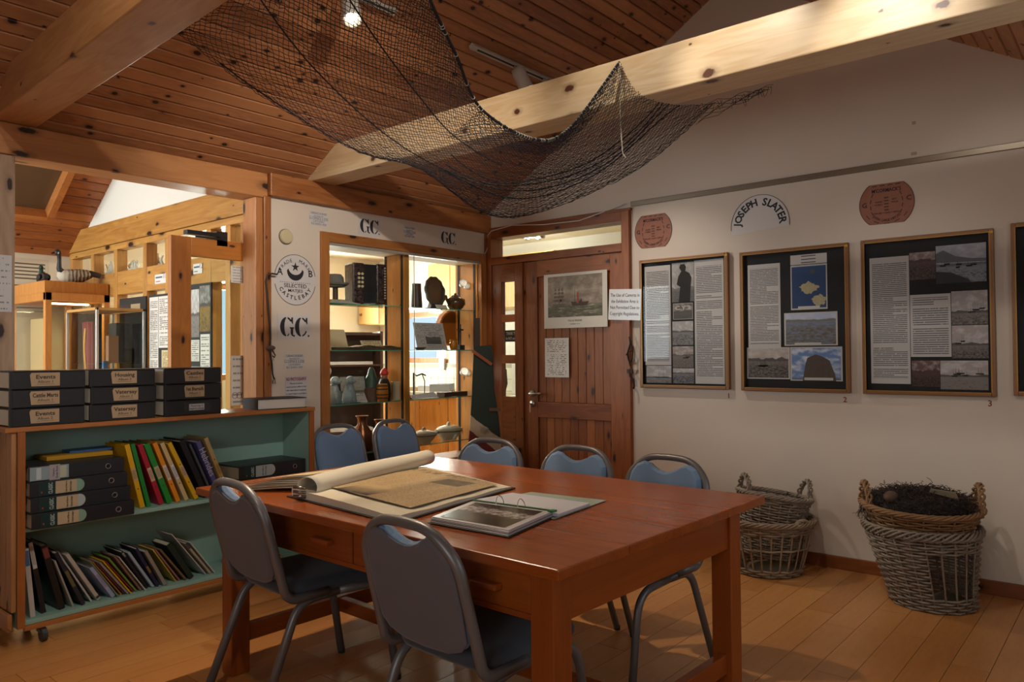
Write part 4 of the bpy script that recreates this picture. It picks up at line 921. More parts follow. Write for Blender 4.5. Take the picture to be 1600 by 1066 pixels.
# thick black book lying on the right
bkk = thing('hardback_book', 'thick black hardback lying at the right end of the bookcase top', 'book', (at(396, 620, Y=3.96).x+.02, 3.945, TZ+.0005), radians(-9))
L_, D_, T_ = .30, .215, .062
MB().bb((0, 0, 0), (L_, D_, .004)).build('cover', BLK, bkk); MB().bb((0, 0, T_-.004), (L_, D_, T_)).build('cover', BLK, bkk); MB().bb((-.004, 0, 0), (0, D_, T_)).build('spine', BLK, bkk); MB().bb((.003, .006, .004), (L_-.006, D_-.006, T_-.004)).build('page_block', flat('#cfcac2', .8), bkk)

# lever arch files lying in a stack on the middle shelf
arch = flat('#222327', .42, var=.15, vs=40)
def lever(label, x0, z0, L, T, rz, yf, lab):
    t = thing('lever_arch_file', label, 'file', (x0, yf, z0), rz, 'black lever arch files lying in the bookcase')
    MB().bb((0, 0, 0), (L, .004, T)).build('spine', arch, t, bevel=.002); MB().bb((0, .004, 0), (L, .27, .003)).build('cover', arch, t); MB().bb((0, .004, T-.003), (L, .27, T)).build('cover', arch, t)
    MB().bb((.006, .01, .004), (L-.006, .255, T-.008)).build('paper_block', flat('#b7a98f', .8), t)
    hx = L-.075; rg = MB(); rg.tube([(hx+.0115*cos(a), -.001, T/2+.0115*sin(a)) for a in [2*pi*i/20 for i in range(20)]], .0024, 6, closed=True); rg.build('finger_ring', steel, t, smooth=True)
    MB().cyl((hx, -.0005, T/2), (hx, .001, T/2), .0105, 16).build('finger_hole', flat('#0b0b0c', .8), t)
    if lab == 'faded':
        MB().bb((.004, -.0012, .004), (.165, .0, T-.004)).build('label_pocket', flat('#8fa0a6', .25), t); MB().bb((.03, -.0016, .008), (.05, -.001, T-.008)).build('label_stripe', flat('#b9c3c9', .4), t); MB().bb((.125, -.002, .008), (.155, -.001, T-.008)).build('label_stripe', flat('#b5b79f', .4), t)
        sheet('label', .045, T*1.02, flat('#a49ca0', .7), t, (.105, -.003, T/2)); text('Visitors', .012, t, (.100, -.004, T/2), rot=(0, -pi/2, 0)); text('Guest Book', .012, t, (.114, -.004, T/2), rot=(0, -pi/2, 0))
    else:
        tl = flat('#12312f', .5); cr = flat('#b9a283', .7); sl_ = flat('#a9b2b4', .6)
        MB().bb((.035, -.0012, .004), (.20, .0, T-.004)).build('label_ground', tl, t)
        MB().cyl((.20, -.0014, T/2), (.20, -.0002, T/2), T*.42, 20).build('label_round_end', sl_ if lab != 'kraft' else flat('#7fa08d', .6), t)
        MB().bb((.105, -.0018, .006), (.195, .0, T-.006)).build('label_paper', cr if lab in ('kraft', 'half') else sl_, t)
        text('CLASSIC', .024, t, (.085, -.0022, T/2), flat('#a8b6b2', .6), rot=(0, -pi/2, 0), w=T*.72, bold=.0006); MB().box((.048, -.0016, .02), (.006, .001, .008)).build('red_mark', flat('#b03a2c', .6), t)
        text('Isle of Barra', .011, t, (.150, -.0026, T/2), rot=(0, -pi/2, 0), w=T*.7); text('School Ledger', .012, t, (.168, -.0026, T/2), rot=(0, -pi/2, 0), w=T*.7)
    return t
zt = SZ1+.0005
lev = [('bottom black lever arch file of the stack of four', 48, 210, -.04, 'kraft'), ('third black lever arch file down in the stack of four', 42, 204, -.035, 'half'), ('second black lever arch file down in the stack of four', 38, 199, -.03, 'kraft2'), ('top black lever arch file of the stack of four, with faded label', 34, 194, -.025, 'faded')]
T4 = .069
for i, (lb, xa, xb, dy, lab) in enumerate(lev):
    yf = BY-.075+.012*i; xx0 = at(xa, 780-23*i, Y=yf).x; xx1 = at(xb, 780-23*i, Y=yf).x
    lever(lb, max(xx0, bx0+.055), zt+i*(T4+.0006), xx1-max(xx0, bx0+.055), T4, 0., yf, 'kraft' if lab == 'kraft2' else lab)
tag(MB().box((0, 0, 0), (.30, .16, .02)).build('yellow_folder', flat('#b98a12', .5), None, (1.50, 4.09, zt+4*(T4+.0006)+.0105), bevel=.002), 'yellow folder lying at the back on top of the stacked black files', 'folder')
tag(MB().box((0, 0, 0), (.20, .10, .012)).build('blue_folder', flat('#2f5f9a', .5), None, (1.57, 4.115, zt+4*(T4+.0006)+.027), bevel=.002), 'thin blue folder lying on the yellow folder at the back of the shelf', 'folder')
fx = at(372, 740, Y=3.93).x
lever('lower black lever arch file at the right end of the middle shelf', fx+.02, zt, bx1-.045-fx-.02, .072, 0., BY+.02, 'grey')
lever('upper black lever arch file with grey label at the right end of the middle shelf', fx-.0, zt+.0728, bx1-.048-fx, .075, radians(.6), BY+.012, 'grey2')
# leaning files and books
PREV = {}
def leaning(nm, label, cat, T, B, wpx, col, y0, depth, shelf, group, style='book', lab=None, pages=True):
    a, b = at(*T, Y=y0), at(*B, Y=y0); b.z = shelf
    th = max(.004, wpx*.0024); an = atan2(a.x-b.x, a.z-b.z); L = (a-b).length; th *= cos(an)
    if shelf in PREV:                                # keep each one clear of its left neighbour
        xp, tp, ap, Lp = PREV[shelf]; an = max(min(an, ap+radians(6)), ap-radians(5)); hm = min(L*cos(an), Lp*cos(ap))
        for zz in (0, hm): need = xp+tp/2/cos(ap)+zz*math.tan(ap)+th/2/cos(an)-zz*math.tan(an)+.0008; b.x = max(b.x, need)
    PREV[shelf] = (b.x, th, an, L)
    t = thing(nm, label, cat, (b.x, y0, shelf+abs(sin(an))*th/2+.0004), group=group, rot=(0, an, 0))
    cm = flat(col, .5, var=.1, vs=25)
    if th < .009: MB().bb((-th/2, 0, 0), (th/2, depth, L)).build('cover', cm, t); return t, th, L
    MB().bb((-th/2, 0, 0), (th/2, .003, L)).build('spine', cm, t, bevel=.001)
    for s_ in (-1, 1): MB().bb((s_*th/2-(.0022 if s_ > 0 else 0), .003, 0), (s_*th/2+(.0022 if s_ < 0 else 0), depth, L)).build('cover', cm, t)
    MB().bb((-th/2+.003, .004, .003), (th/2-.003, depth-.006, L-.004 if style == 'book' else L-.012)).build('page_block', flat('#b9b09c', .8), t)
    if style == 'file':
        h_ = MB(); [h_.cyl((0, -.0006, L*f), (0, .001, L*f), .0035, 10) for f in (.3, .62)]; h_.build('rivet', flat('#3a3530', .5), t)
    if lab: sheet('spine_label', th*.8, L*lab[1], flat(lab[2], .7), t, (0, -.0012, L*lab[0])); lb_ = MB(); [lb_.box((th*(.16*q-.24), -.0022, L*lab[0]), (th*.05, .0006, L*lab[1]*.7)) for q in range(4)]; lb_.build('label_lines', flat('#6a5c50', .7), t)
    return t, th, L
g1 = lambda zx, zy: (150+zx/4.571, 660+zy/4.571)
mids = [('yellow', (222, 165), (334, 588), 48, '#d8a40c', 'first of the leaning row', (.53, .2, '#c0a077')), ('green', (262, 160), (380, 578), 40, '#1d7a30', 'second of the leaning row', None),
        ('red', (306, 168), (470, 558), 50, '#a3182a', 'third of the leaning row', (.5, .22, '#c9a888')), ('green', (362, 162), (530, 545), 58, '#23822f', 'fourth of the leaning row', (.52, .2, '#b9a080')),
        ('orange', (420, 155), (590, 535), 46, '#d98412', 'fifth of the leaning row', (.5, .25, '#c8c0bb')), ('cream', (472, 155), (650, 522), 44, '#c2a878', 'sixth of the leaning row', (.5, .25, '#c5c6cc')),
        ('yellow', (525, 155), (720, 510), 48, '#d0a210', 'seventh of the leaning row', (.5, .2, '#b9a080')), ('thick black', (612, 140), (790, 500), 60, '#17171b', 'eighth of the leaning row', None)]
for i, (cn_, T, B, wp, cl, ps, lab) in enumerate(mids):
    leaning('ring_file', '%s ring file, %s on the middle shelf' % (cn_, ps), 'file', g1(*T), g1(*B), wp/4.571, cl, BY+.035+.004*(i % 3), .235, SZ1, 'ring files leaning on the middle shelf', 'file', lab)
leaning('magazine', 'thin grey and black booklet between the black file and the lavender book', 'booklet', g1(672, 160), g1(836, 452), 5, '#55555a', BY+.05, .21, SZ1, 'ring files leaning on the middle shelf')
t, th, L = leaning('hardback_book', 'lavender paperback with white title leaning on the middle shelf', 'book', g1(730, 145), g1(888, 440), 11, '#5e5f9c', BY+.045, .21, SZ1, 'ring files leaning on the middle shelf')
text('Hebrides', .05, t, (0, -.002, L*.62), flat('#c9c9d8', .6), rot=(0, pi/2, 0), w=L*.5)
leaning('ring_file', 'cream ring file at the right end of the leaning row on the middle shelf', 'file', g1(785, 118), g1(945, 440), 10, '#bda572', BY+.04, .235, SZ1, 'ring files leaning on the middle shelf', 'file', (.45, .25, '#c9a24a'))
# books leaning on the bottom shelf
ga = lambda zx, zy: (zx/5.609, 820+zy/5.609); gb_ = lambda zx, zy: (120+zx/6.667, 800+zy/6.667)
low = [('white book with a blue band atop its spine', ga, (228, 215), (290, 800), 9., '#b9b4ae', (.86, .22, '#3a6aa0')), ('black book with a white title block on its spine', ga, (262, 150), (385, 765), 9., '#1b1718', (.8, .36, '#c4bfb6')),
       ('thick black book with red lettering', ga, (385, 190), (545, 725), 12., '#1a1413', (.88, .16, '#7c2a28')), ('pale grey pamphlet', ga, (460, 330), (645, 645), 3.2, '#9c988f', None), ('dark navy book with gold bars', ga, (478, 262), (735, 612), 8., '#25232f', (.5, .3, '#6a6530')),
       ('thin white book', ga, (505, 245), (803, 615), 3.6, '#b5b0ae', None), ('cream book with a small black mark', ga, (590, 270), (870, 600), 8., '#b3a99d', (.06, .04, '#2a2420')), ('lavender blue paperback with red lettering', gb_, (150, 590), (385, 822), 9., '#98a0c0', (.55, .6, '#a79fc4')),
       ('thin sage green booklet', gb_, (130, 525), (425, 782), 3, '#6d7a5c', None), ('thin orange booklet', gb_, (165, 525), (465, 772), 2.6, '#b8741c', None), ('maroon booklet', gb_, (195, 540), (492, 768), 4, '#4b2630', None), ('grey-pink booklet', gb_, (240, 535), (535, 770), 4.5, '#92827c', None),
       ('bright yellow booklet', gb_, (275, 520), (568, 762), 3., '#c2a116', None), ('thin red booklet', gb_, (300, 520), (592, 744), 2.2, '#9a2b22', None), ('mid green booklet', gb_, (330, 490), (622, 722), 4., '#6f8a3c', None), ('brown paperback', gb_, (395, 470), (672, 708), 4.2, '#7d5a4b', None),
       ('thin white pamphlet', gb_, (440, 475), (718, 708), 2.4, '#bdb9b4', None), ('black paperback', gb_, (470, 425), (735, 692), 6., '#1d1a1d', (.92, .1, '#8a8a8c')), ('white and pale blue book', gb_, (540, 430), (798, 688), 6., '#9aa6b4', None), ('dark purple book with gold bands', gb_, (622, 390), (848, 662), 6.5, '#2b2142', (.45, .16, '#8a6a24')),
       ('grey ring-bound book', gb_, (720, 420), (925, 640), 7.5, '#8d8479', None), ('thin straw yellow booklet', gb_, (775, 415), (1035, 655), 2.8, '#b59a3c', None), ('dusty pink booklet', gb_, (820, 405), (1072, 640), 3.6, '#8d6257', None), ('olive brown booklet', gb_, (870, 400), (1140, 630), 4.6, '#6d5a3a', None),
       ('wide dark green book', gb_, (955, 350), (1200, 608), 13., '#1d2a22', None), ('tall thin white magazine', gb_, (990, 245), (1345, 588), 2.6, '#b4afa8', None), ('cream book with a navy top', gb_, (1130, 330), (1395, 590), 6., '#a3957e', (.9, .16, '#28304a')), ('thin white brochure', gb_, (1185, 325), (1440, 582), 2.2, '#c2bdb5', None)]
for i, (ds, g_, T, B, wp, cl, lab) in enumerate(low):
    leaning('book', '%s leaning on the bottom shelf' % ds, 'book', g_(*T), g_(*B), wp, cl, BY+.03+.008*((i*3) % 4), .17+.02*(i % 3), SZ0, 'books leaning on the bottom shelf', 'book', lab)
for i, (c_, lb) in enumerate((('#b58f1c', 'yellow magazine lying at the bottom of the loose pile'), ('#a9a49c', 'white magazine lying in the middle of the loose pile'), ('#8d97a8', 'blue-grey magazine lying on top of the loose pile'))):
    tag(MB().box((0, 0, .006), (.26, .2, .011)).build('magazine', flat(c_, .5, var=.2, vs=9), None, (2.44-.01*i, 4.03, SZ0+.0005+.012*i), (0, 0, .06*i)), lb+' on the bottom shelf', 'magazine', 'magazines lying on the bottom shelf')
# notice on the left post
pn_ = thing('pinned_notice', 'white notice pinned on the worn post at the left edge', 'notice', (1.235, 4.2385, 1.66)); sheet('paper', .075, .275, lines('#c9c8cc', '#88888c', 9, .12, 8., .5, 2., .25), pn_, (0, 0, 0))

# ============================================================ lettered white wall
def onback(nm, label, cat, px_, py_, depth=.0015, group=None): return thing(nm, label, cat, at(px_, py_, Y=YC-depth), 0., group)
def arcpts(rx, rz, a0, a1, n=18): return [(rx*cos(radians(a0+(a1-a0)*i/n)), rz*sin(radians(a0+(a1-a0)*i/n))) for i in range(n+1)]
ink = flat('#26262c', .6)
def stencilC(mb, ox, h, g=False):
    """stencil Clarendon C or G, height h"""
    rx, rz = h*.39, h*.5; ix, iz = h*.135, h*.45
    for a0, a1 in ((97, 263),):
        mb.prism(arcpts(rx, rz, a0, a1)+arcpts(ix, iz, a1-4, a0+4), (ox, 0, 0), (1, 0, 0), (0, 0, 1), (0, -.0008, 0))
    mb.prism(arcpts(rx*.95, rz, 83, 38, 6)+arcpts(rx*.7, rz*.82, 40, 78, 6), (ox, 0, 0), (1, 0, 0), (0, 0, 1), (0, -.0008, 0))
    mb.prism([(rx*.74, rz*.98), (rx*.95, rz*.98), (rx*.95, rz*.30), (rx*.86, rz*.30), (rx*.62, rz*.62)], (ox, 0, 0), (1, 0, 0), (0, 0, 1), (0, -.0008, 0))
    if g:
        mb.prism([(rx*.45, -.02*h), (rx*1.12, -.02*h), (rx*1.12, -.07*h), (rx*.97, -.10*h), (rx*.97, -rz*.95), (rx*.8, -rz*.95), (rx*.6, -rz*.7), (rx*.6, -.10*h), (rx*.45, -.07*h)], (ox, 0, 0), (1, 0, 0), (0, 0, 1), (0, -.0008, 0))
        mb.prism(arcpts(rx*.6, rz, -83, -50, 5)+arcpts(rx*.5, rz*.86, -50, -80, 5), (ox, 0, 0), (1, 0, 0), (0, 0, 1), (0, -.0008, 0))
    else: mb.prism(arcpts(rx*.95, rz, -83, -28, 6)+arcpts(rx*.75, rz*.84, -26, -78, 6), (ox, 0, 0), (1, 0, 0), (0, 0, 1), (0, -.0008, 0))
def gcsign(label, px_, py_, h):
    r = onback('stencil_sign', label, 'sign', px_, py_, group='black stencilled initials on the white wall')
    sheet('paper', h*2.0, h*1.3, flat('#cfc9c6', .7), r, (0, .0005, 0), .001)
    for nm, ox, g in (('letter_g', -h*.46, True), ('letter_c', h*.42, False)): mb = MB(); stencilC(mb, ox, h, g); mb.build(nm, ink, r, (0, -.0004, 0))
    [MB().cyl((dx, -.0004, -h*.46), (dx, -.0012, -h*.46), h*.055, 12).build('full_stop', ink, r) for dx in (-h*.03, h*.86)]
gcsign('large black stencilled initials G.C. low on the white wall by the opening', 460, 511, .125)
gcsign('black stencilled initials G.C. above the accordion end of the case', 577.5, 354, .100)
gcsign('black stencilled initials G.C. at the right end above the case', 700.5, 372, .094)
def maker(label, px_, py_, w, h):
    r = onback('maker_label', label, 'label', px_, py_, group='small grey maker labels on the white wall'); gr = flat('#8d8a92', .7)
    sheet('paper', w, h, flat('#d0ccca', .7), r, (0, .0005, 0), .001)
    for tx, sz_, zz, ww in (('CURRANCE IN BRAND', .022, .36, .85), ('PACKED BY', .014, .17, .5), ('G.CORMACK & SON', .03, 0, .98), ('CASTLEBAY', .02, -.2, .6), ('ISLE BARRA-2020', .02, -.38, .8)): text(tx, sz_, r, (0, -.001, zz*h), gr, w=w*ww)
maker('small grey maker label left above the display case', 498, 342, .15, .095); maker('small grey maker label between the two initials above the case', 640, 363, .12, .085); maker('small grey maker label under the large initials on the white wall', 460, 565, .15, .10)
em = onback('herring_brand_emblem', 'round black stencilled herring brand emblem with star and crescent', 'emblem', 461.5, 437.5)
R = .157
poly('paper_disc', arcpts(R*1.0, R*1.05, 0, 354, 59), flat('#d2cdcb', .7), em, (0, .0008, 0), .001)
rg = MB()
for a0, a1 in ((12, 168), (192, 348)): rg.tube([(p[0], -.0006, p[1]) for p in arcpts(R*.985, R*1.04, a0, a1, 30)], .002, 4)
rg.build('ring', ink, em)
arctext('TRADE', .033, R*.80, 150, 105, em, (0, -.0006, 0), ink); arctext('MARK', .033, R*.80, 72, 36, em, (0, -.0006, 0), ink)
text('A', .062, em, (-.115, -.0006, .045), ink, bold=.001); text('B', .062, em, (.115, -.0006, .045), ink, bold=.001)
poly('star', [((.032 if i % 2 == 0 else .012)*sin(i*pi/5), (.032 if i % 2 == 0 else .012)*cos(i*pi/5)) for i in range(10)], ink, em, (.0, -.0002, .083), .0008)
poly('crescent', arcpts(.062, .06, 175, 365, 20)+[(x, y+.022) for x, y in arcpts(.052, .045, 350, 190, 20)], ink, em, (0, -.0002, .055), .0008)
mb = MB(); [mb.box((-.11+.0157*k, -.0006, -.018), (.008, .0006, .003)) for k in range(15)]; mb.build('rope_line', ink, em)
text('SELECTED', .036, em, (0, -.0006, -.040), ink, w=.17, bold=.0003); text('MATJES', .028, em, (0, -.0006, -.072), ink, w=.11, bold=.0002); arctext('CASTLEBAY', .036, R*.83, 216, 324, em, (0, -.0006, .012), ink, inward=True, bold=.0008)
np_ = onback('photography_notice', 'white no photography notice taped low on the white wall', 'notice', 463, 610)
sheet('paper', .165, .185, flat('#cbc7cc', .6), np_, (0, .0005, 0), .001); rd = flat('#9a4a44', .6)
text('NO PHOTOGRAPHY', .03, np_, (0, -.001, .072), rd, w=.15, bold=.0006)
for i, tx in enumerate(('The use of cameras,', 'camera phones, tablets, or any', 'other digital device or equipment', 'to capture images or recordings is', 'forbidden', 'Thank you')): text(tx, .012, np_, (0, -.001, .045-.022*i), w=min(.15, .005*len(tx)))
sm = onback('smoke_alarm', 'round cream thermostat disc high on the white wall', 'alarm', 446, 370)
MB().lathe([(.045, 0), (.047, .012), (.043, .02), (.03, .022), (.001, .0225)], 28).build('body', flat('#c8bb98', .5), sm, (0, 0, 0), (pi/2, 0, 0)); MB().lathe([(.05, 0), (.05, .006)], 28).build('base_ring', flat('#6d6a62', .5), sm, (0, .0, 0), (pi/2, 0, 0))
# walking stick with strap hung on the post
ws = thing('rope_tether', 'dark twisted rope tether with wooden toggle hanging beside the white wall', 'rope', at(421, 428, Y=4.222))
mb = MB(); sc = .0047
def wp(zx, zy): return Vector(((zx-82)/3.947*sc*1.0, -.006, (545-zy)/3.947*sc*.885))
mb.tube([wp(125, 545), wp(95, 543), wp(68, 555), wp(58, 590), wp(65, 650), wp(72, 760), wp(82, 850), wp(84, 930), wp(80, 980)], .006, 6); mb.build('rope', flat('#3d2f27', .8, var=.3, vs=60), ws)
MB().ball(wp(85, 985), (.034, .012, .016), 14, 8).build('toggle', flat('#54443a', .8, var=.3, vs=40), ws)
mb = MB(); mb.tube([wp(80, 985), wp(85, 1030), wp(92, 1080), wp(96, 1140), wp(104, 1170)], .005, 6); mb.tube([wp(90, 990), wp(112, 1030), wp(108, 1042), wp(96, 1032)], .004, 5); mb.tube([wp(104, 1160), wp(96, 1195), wp(112, 1198), wp(108, 1162)], .0028, 5); mb.build('rope_tail', flat('#2f2620', .8), ws)
# ============================================================ glazed display case let into the back wall
cx0, cx1, cz0, cz1 = 3.072, 4.720, .42, 2.13; cs = thing('display_case', 'tall pine framed glass display case set in the lettered wall', 'display case', (cx0, YC, cz0))
def K(nm, a, b, m, bev=.002, par=None): return MB().bb((a[0]-cx0, a[1]-YC, a[2]-cz0), (b[0]-cx0, b[1]-YC, b[2]-cz0)).build(nm, m, par or cs, bevel=bev)
fw = .066; CB = 4.52
casez = pine('#b0733a', '#8d5426', 'z', kr=.09); casex = pine('#b0733a', '#8d5426', 'x', kr=.09)
inn = pine('#c98c42', '#a9682a', 'z', kr=.05, vary=.1)
K('frame_stile', (cx0, YC-.02, cz0), (cx0+fw, YC+.02, cz1), casez); K('frame_stile', (cx1-fw, YC-.02, cz0), (cx1, YC+.02, cz1), casez)
K('frame_rail', (cx0+fw, YC-.02, cz1-fw), (cx1-fw, YC+.02, cz1), casex); K('frame_rail', (cx0+fw, YC-.02, cz0), (cx1-fw, YC+.02, cz0+fw), casex)
K('track', (cx0+fw, YC-.012, cz1-fw-.02), (cx1-fw, YC+.03, cz1-fw), flat('#b9b3a8', .4, .5)); K('soffit', (cx0+fw, YC+.03, cz1-fw-.012), (cx1-.03, CB, cz1-fw), flat('#c9b897', .6))
K('case_floor', (cx0+.03, YC+.02, cz0+fw-.02), (cx1-.03, CB, cz0+fw), casex)
MX0, MX1 = 3.845, 3.895
K('divider', (MX0, YC+.025, cz0+fw), (MX1, CB-.02, cz1-fw-.012), inn); K('side_panel', (cx1-.075, YC+.02, cz0+fw), (cx1-.03, CB, cz1-fw-.012), inn); K('side_panel', (cx0+.03, YC+.02, cz0+fw), (cx0+.066, CB, cz1-fw-.012), inn)
blk = flat('#1b1a1a', .4, .4)
for xx in (MX0-.004, cx1-.079, cx0+.066):
    for yy in (YC+.04, CB-.05): K('shelf_standard', (xx, yy, cz0+fw), (xx+.004, yy+.022, cz1-.08), blk, 0)
green = glass((.90, .97, .94, 1), 1., 'shelf_glass'); gedge = flat('#3f9a80', .25)
shelfz = {'L': (1.662, 1.335, .957, .60), 'R': (1.662, 1.335, .957, .605)}
for bay, (x0, x1) in (('L', (cx0+.07, MX0-.005)), ('R', (MX1+.002, cx1-.08))):
    for z in shelfz[bay]:
        o = K('glass_shelf', (x0, YC+.055, z-.006), (x1, CB-.03, z), green, 0); K('shelf_edge', (x0, YC+.052, z-.006), (x1, YC+.0545, z), gedge, 0, None)
K('glass_door', (cx0+fw, YC+.004, cz0+fw), (MX1-.02, YC+.008, cz1-fw-.02), glass((.98, .99, .98, 1), .22, 'door_glass'), 0)
K('glass_door', (MX1-.05, YC+.013, cz0+fw), (cx1-fw, YC+.017, cz1-fw-.02), glass((.98, .99, .98, 1), .22, 'door_glass'), 0)
K('glass_edge', (MX1+.035, YC+.009, cz0+fw), (MX1+.040, YC+.013, cz1-fw-.02), flat('#b6c9c0', .2), 0)
K('back_pane', (cx0+.07, CB-.004, cz0+fw), (cx1-.08, CB, cz1-fw-.012), glass((.98, .98, .97, 1), .5, 'back_glass'), 0)
# contents; spot(px, py, shelf) gives the x where a thing stands
SY = 4.39
def cpos(px_, z, y=SY): return Vector((at(px_, 500, Y=y).x, y, z+.0006))
S1, S2, S3, S4 = 1.662, 1.335, .957, .605
ac = thing('accordion', 'dark marbled button accordion standing on the top glass shelf', 'accordion', cpos(572, S1), radians(-14))
s = NT('marbled_celluloid'); n = s.noise(s.obj(), 55., 4., .7, 1.); acm = s.bsdf(s.ramp(n, [(.4, (.012, .008, .007)), (.55, (.05, .03, .028)), (.7, (.16, .11, .11))]), .25)
aw, ah, ad = .27, .30, .15
MB().bb((-aw/2, -ad/2, .004), (-aw/2+.09, ad/2, ah)).build('treble_box', acm, ac, bevel=.01); MB().bb((aw/2-.085, -ad/2, .004), (aw/2, ad/2, ah)).build('bass_box', acm, ac, bevel=.01)
mb = MB()
for k in range(9): x = -aw/2+.09+k*.0105; mb.bb((x, -ad/2+.004, .012), (x+.006, ad/2-.004, ah-.008)); mb.bb((x+.006, -ad/2+.012, .018), (x+.0105, ad/2-.012, ah-.014))
mb.build('bellows', flat('#121113', .5), ac)
mb = MB()
for i in range(4):
    for j in range(2): mb.cyl((-aw/2+.045+.026*j, -ad/2, .13+.03*i), (-aw/2+.045+.026*j, -ad/2-.008, .13+.03*i), .0095, 10)
mb.build('pearl_button', flat('#cfc49c', .3), ac)
mb = MB()
for i in range(12): mb.cyl((aw/2-.02, -ad/2, .05+.02*i), (aw/2-.02, -ad/2-.006, .05+.02*i), .006, 8)
mb.build('bass_button', flat('#b9b2a0', .3), ac)
def easelcard(label, px_, z, w, h, mat, y=SY, tilt=-14, rz=0, cat='card', nm='display_card', extra=None):
    t = thing(nm, label, cat, cpos(px_, z, y), radians(rz)); b_ = MB().box((0, 0, h/2), (w, .003, h)).build('card', mat, t, (0, 0, .001), (radians(tilt), 0, 0))
    if extra: extra(b_, w, h)
    MB().box((0, h*.22, .002), (w*.5, h*.3, .003)).build('foot', flat('#8d8478', .6), t); return t
lowl = thing('caption_card', 'low white caption card before the accordion', 'card', cpos(541, S1, SY-.06)); MB().prism([(0, 0), (.05, 0), (.045, .028)], (-.14, 0, 0), (0, 1, 0), (0, 0, 1), (.27, 0, 0)).build('card', lines('#c4bdb0', '#7a746a', 3, .06, 30., .5, 4., .4), lowl)
tag(MB().bb((-.07, -.05, 0), (.07, .06, .03)).build('book', flat('#2b2320', .6), None, cpos(528, S1, SY+.04)), 'dark flat book lying behind the caption card at the left of the top shelf', 'book')
hat = thing('hat', 'grey felt cap at the left end of the top shelf, cut by the frame', 'hat', cpos(524, S1+.12, SY+.03)); MB().lathe([(.065, 0), (.07, .01), (.06, .03), (.055, .07), (.04, .09), (.005, .095)], 18, sx=1.1).build('crown', flat('#6d6c6a', .9), hat); MB().lathe([(.06, .0), (.09, .015), (.095, .028), (.06, .01)], 18).build('brim', flat('#63625f', .9), hat)
MB().cyl((0, 0, -.12), (0, 0, .01), .02, 12).build('stand', flat('#4a3a2c', .6), hat)
# shelf two, left: open book, screen card, papers
easelcard('cream open booklet propped at the left of the second shelf', 527, S2, .20, .155, flat('#c9b893', .7), tilt=-20, cat='booklet', nm='booklet')
easelcard('small cream caption card standing right on the second shelf', 583, S2, .19, .075, lines('#c2b28e', '#7a6c50', 5, .08, 14., .55, 5., .4), tilt=-25, y=SY-.03)
ob = thing('old_ledger', 'old worn open ledger lying along the second shelf', 'ledger', cpos(570, S2, SY-.02), radians(-2)); lm_ = flat('#4b3624', .8, var=.5, vs=50, bump=.6)
MB().bb((-.28, -.06, 0), (.30, .09, .02)).build('cover', lm_, ob, bevel=.004); MB().grid(lambda u, v: Vector((-.1+.36*u, -.05+.13*v, .021+.02*sin(u*pi)*(.6+.4*sin(u*9)))), 14, 3).build('curled_pages', flat('#8d7147', .8, var=.4, vs=60), ob, solid=.004)
# shelf three, left: figurines, frame, mug, barrel
def dogfig(label, px_, rz):
    t = thing('dog_figurine', label, 'figurine', cpos(px_, S3, SY-.02), radians(rz)); m_ = flat('#7f8d92', .4, var=.4, vs=45)
    mb = MB(); mb.lathe([(.04, 0), (.05, .02), (.045, .07), (.03, .12), (.022, .14)], 14, sx=.9, sy=1.1); mb.ball((0, -.012, .165), (.028, .034, .03), 12, 8); mb.ball((0, -.045, .158), (.014, .02, .014), 10, 6)
    for sg in (-1, 1): mb.ball((sg*.027, -.005, .155), (.008, .014, .026), 8, 6); mb.cyl((sg*.02, -.04, 0), (sg*.016, -.03, .09), .013, 8)
    mb.build('body', m_, t, smooth=True); MB().box((0, 0, .004), (.11, .11, .008)).build('plinth', flat('#5d6468', .4), t)
dogfig('grey china dog figurine at the left end of the third shelf', 521, 20); dogfig('grey china dog figurine beside the framed seascape on the third shelf', 545, 10)
fp = easelcard('small dark-framed grey seascape picture standing on the third shelf', 553, S3, .25, .20, flat('#2f2218', .5), y=SY+.05, tilt=-8, cat='picture', nm='framed_picture', extra=lambda b, w, h: sheet('print', w-.03, h-.03, photo('#a9a79c', '#6f6e66', '#8c8b80', '#55544d', .4, .06, 40., 5., .4), b, (0, -.002, h/2)))
easelcard('white caption card in front of the small framed seascape', 560, S3, .16, .075, lines('#bdb8b2', '#77736e', 6, .08, 16., .55, 6., .4), y=SY-.04, tilt=-30)
gn = thing('gnome_bottle', 'green-coated figure bottle on the third shelf behind the barrel', 'figurine', cpos(580, S3, SY+.05)); MB().lathe([(.05, 0), (.062, .02), (.06, .08), (.045, .11), (.05, .15), (.03, .2), (.022, .23), (.012, .25)], 16).build('coat', flat('#2f4a3c', .5, var=.5, vs=30), gn, smooth=True); MB().lathe([(.064, .0), (.066, .03), (.062, .09), (.05, .1)], 16).build('skirt', flat('#5d4433', .6, var=.4, vs=40), gn)
gr_ = thing('red_hatted_figure', 'dark figurine with a bright red cap behind the wooden barrel', 'figurine', cpos(600, S3, SY+.05)); MB().lathe([(.045, 0), (.05, .05), (.045, .12), (.03, .16)], 14).build('body', flat('#22201f', .6), gr_, smooth=True); MB().ball((0, 0, .18), .026, 12, 8).build('face', flat('#9a6a50', .6), gr_, smooth=True); MB().lathe([(.03, .19), (.032, .205), (.018, .235), (.002, .245)], 14).build('cap', flat('#b8231c', .5), gr_, smooth=True)
br_ = thing('wooden_barrel', 'small golden wooden barrel with dark hoops on the third shelf', 'barrel', cpos(597, S3, SY-.05)); MB().lathe([(.036, 0), (.042, .04), (.044, .065), (.042, .09), (.036, .13)], 18).build('staves', flat('#b0701c', .5, var=.25, vs=50), br_, smooth=True)
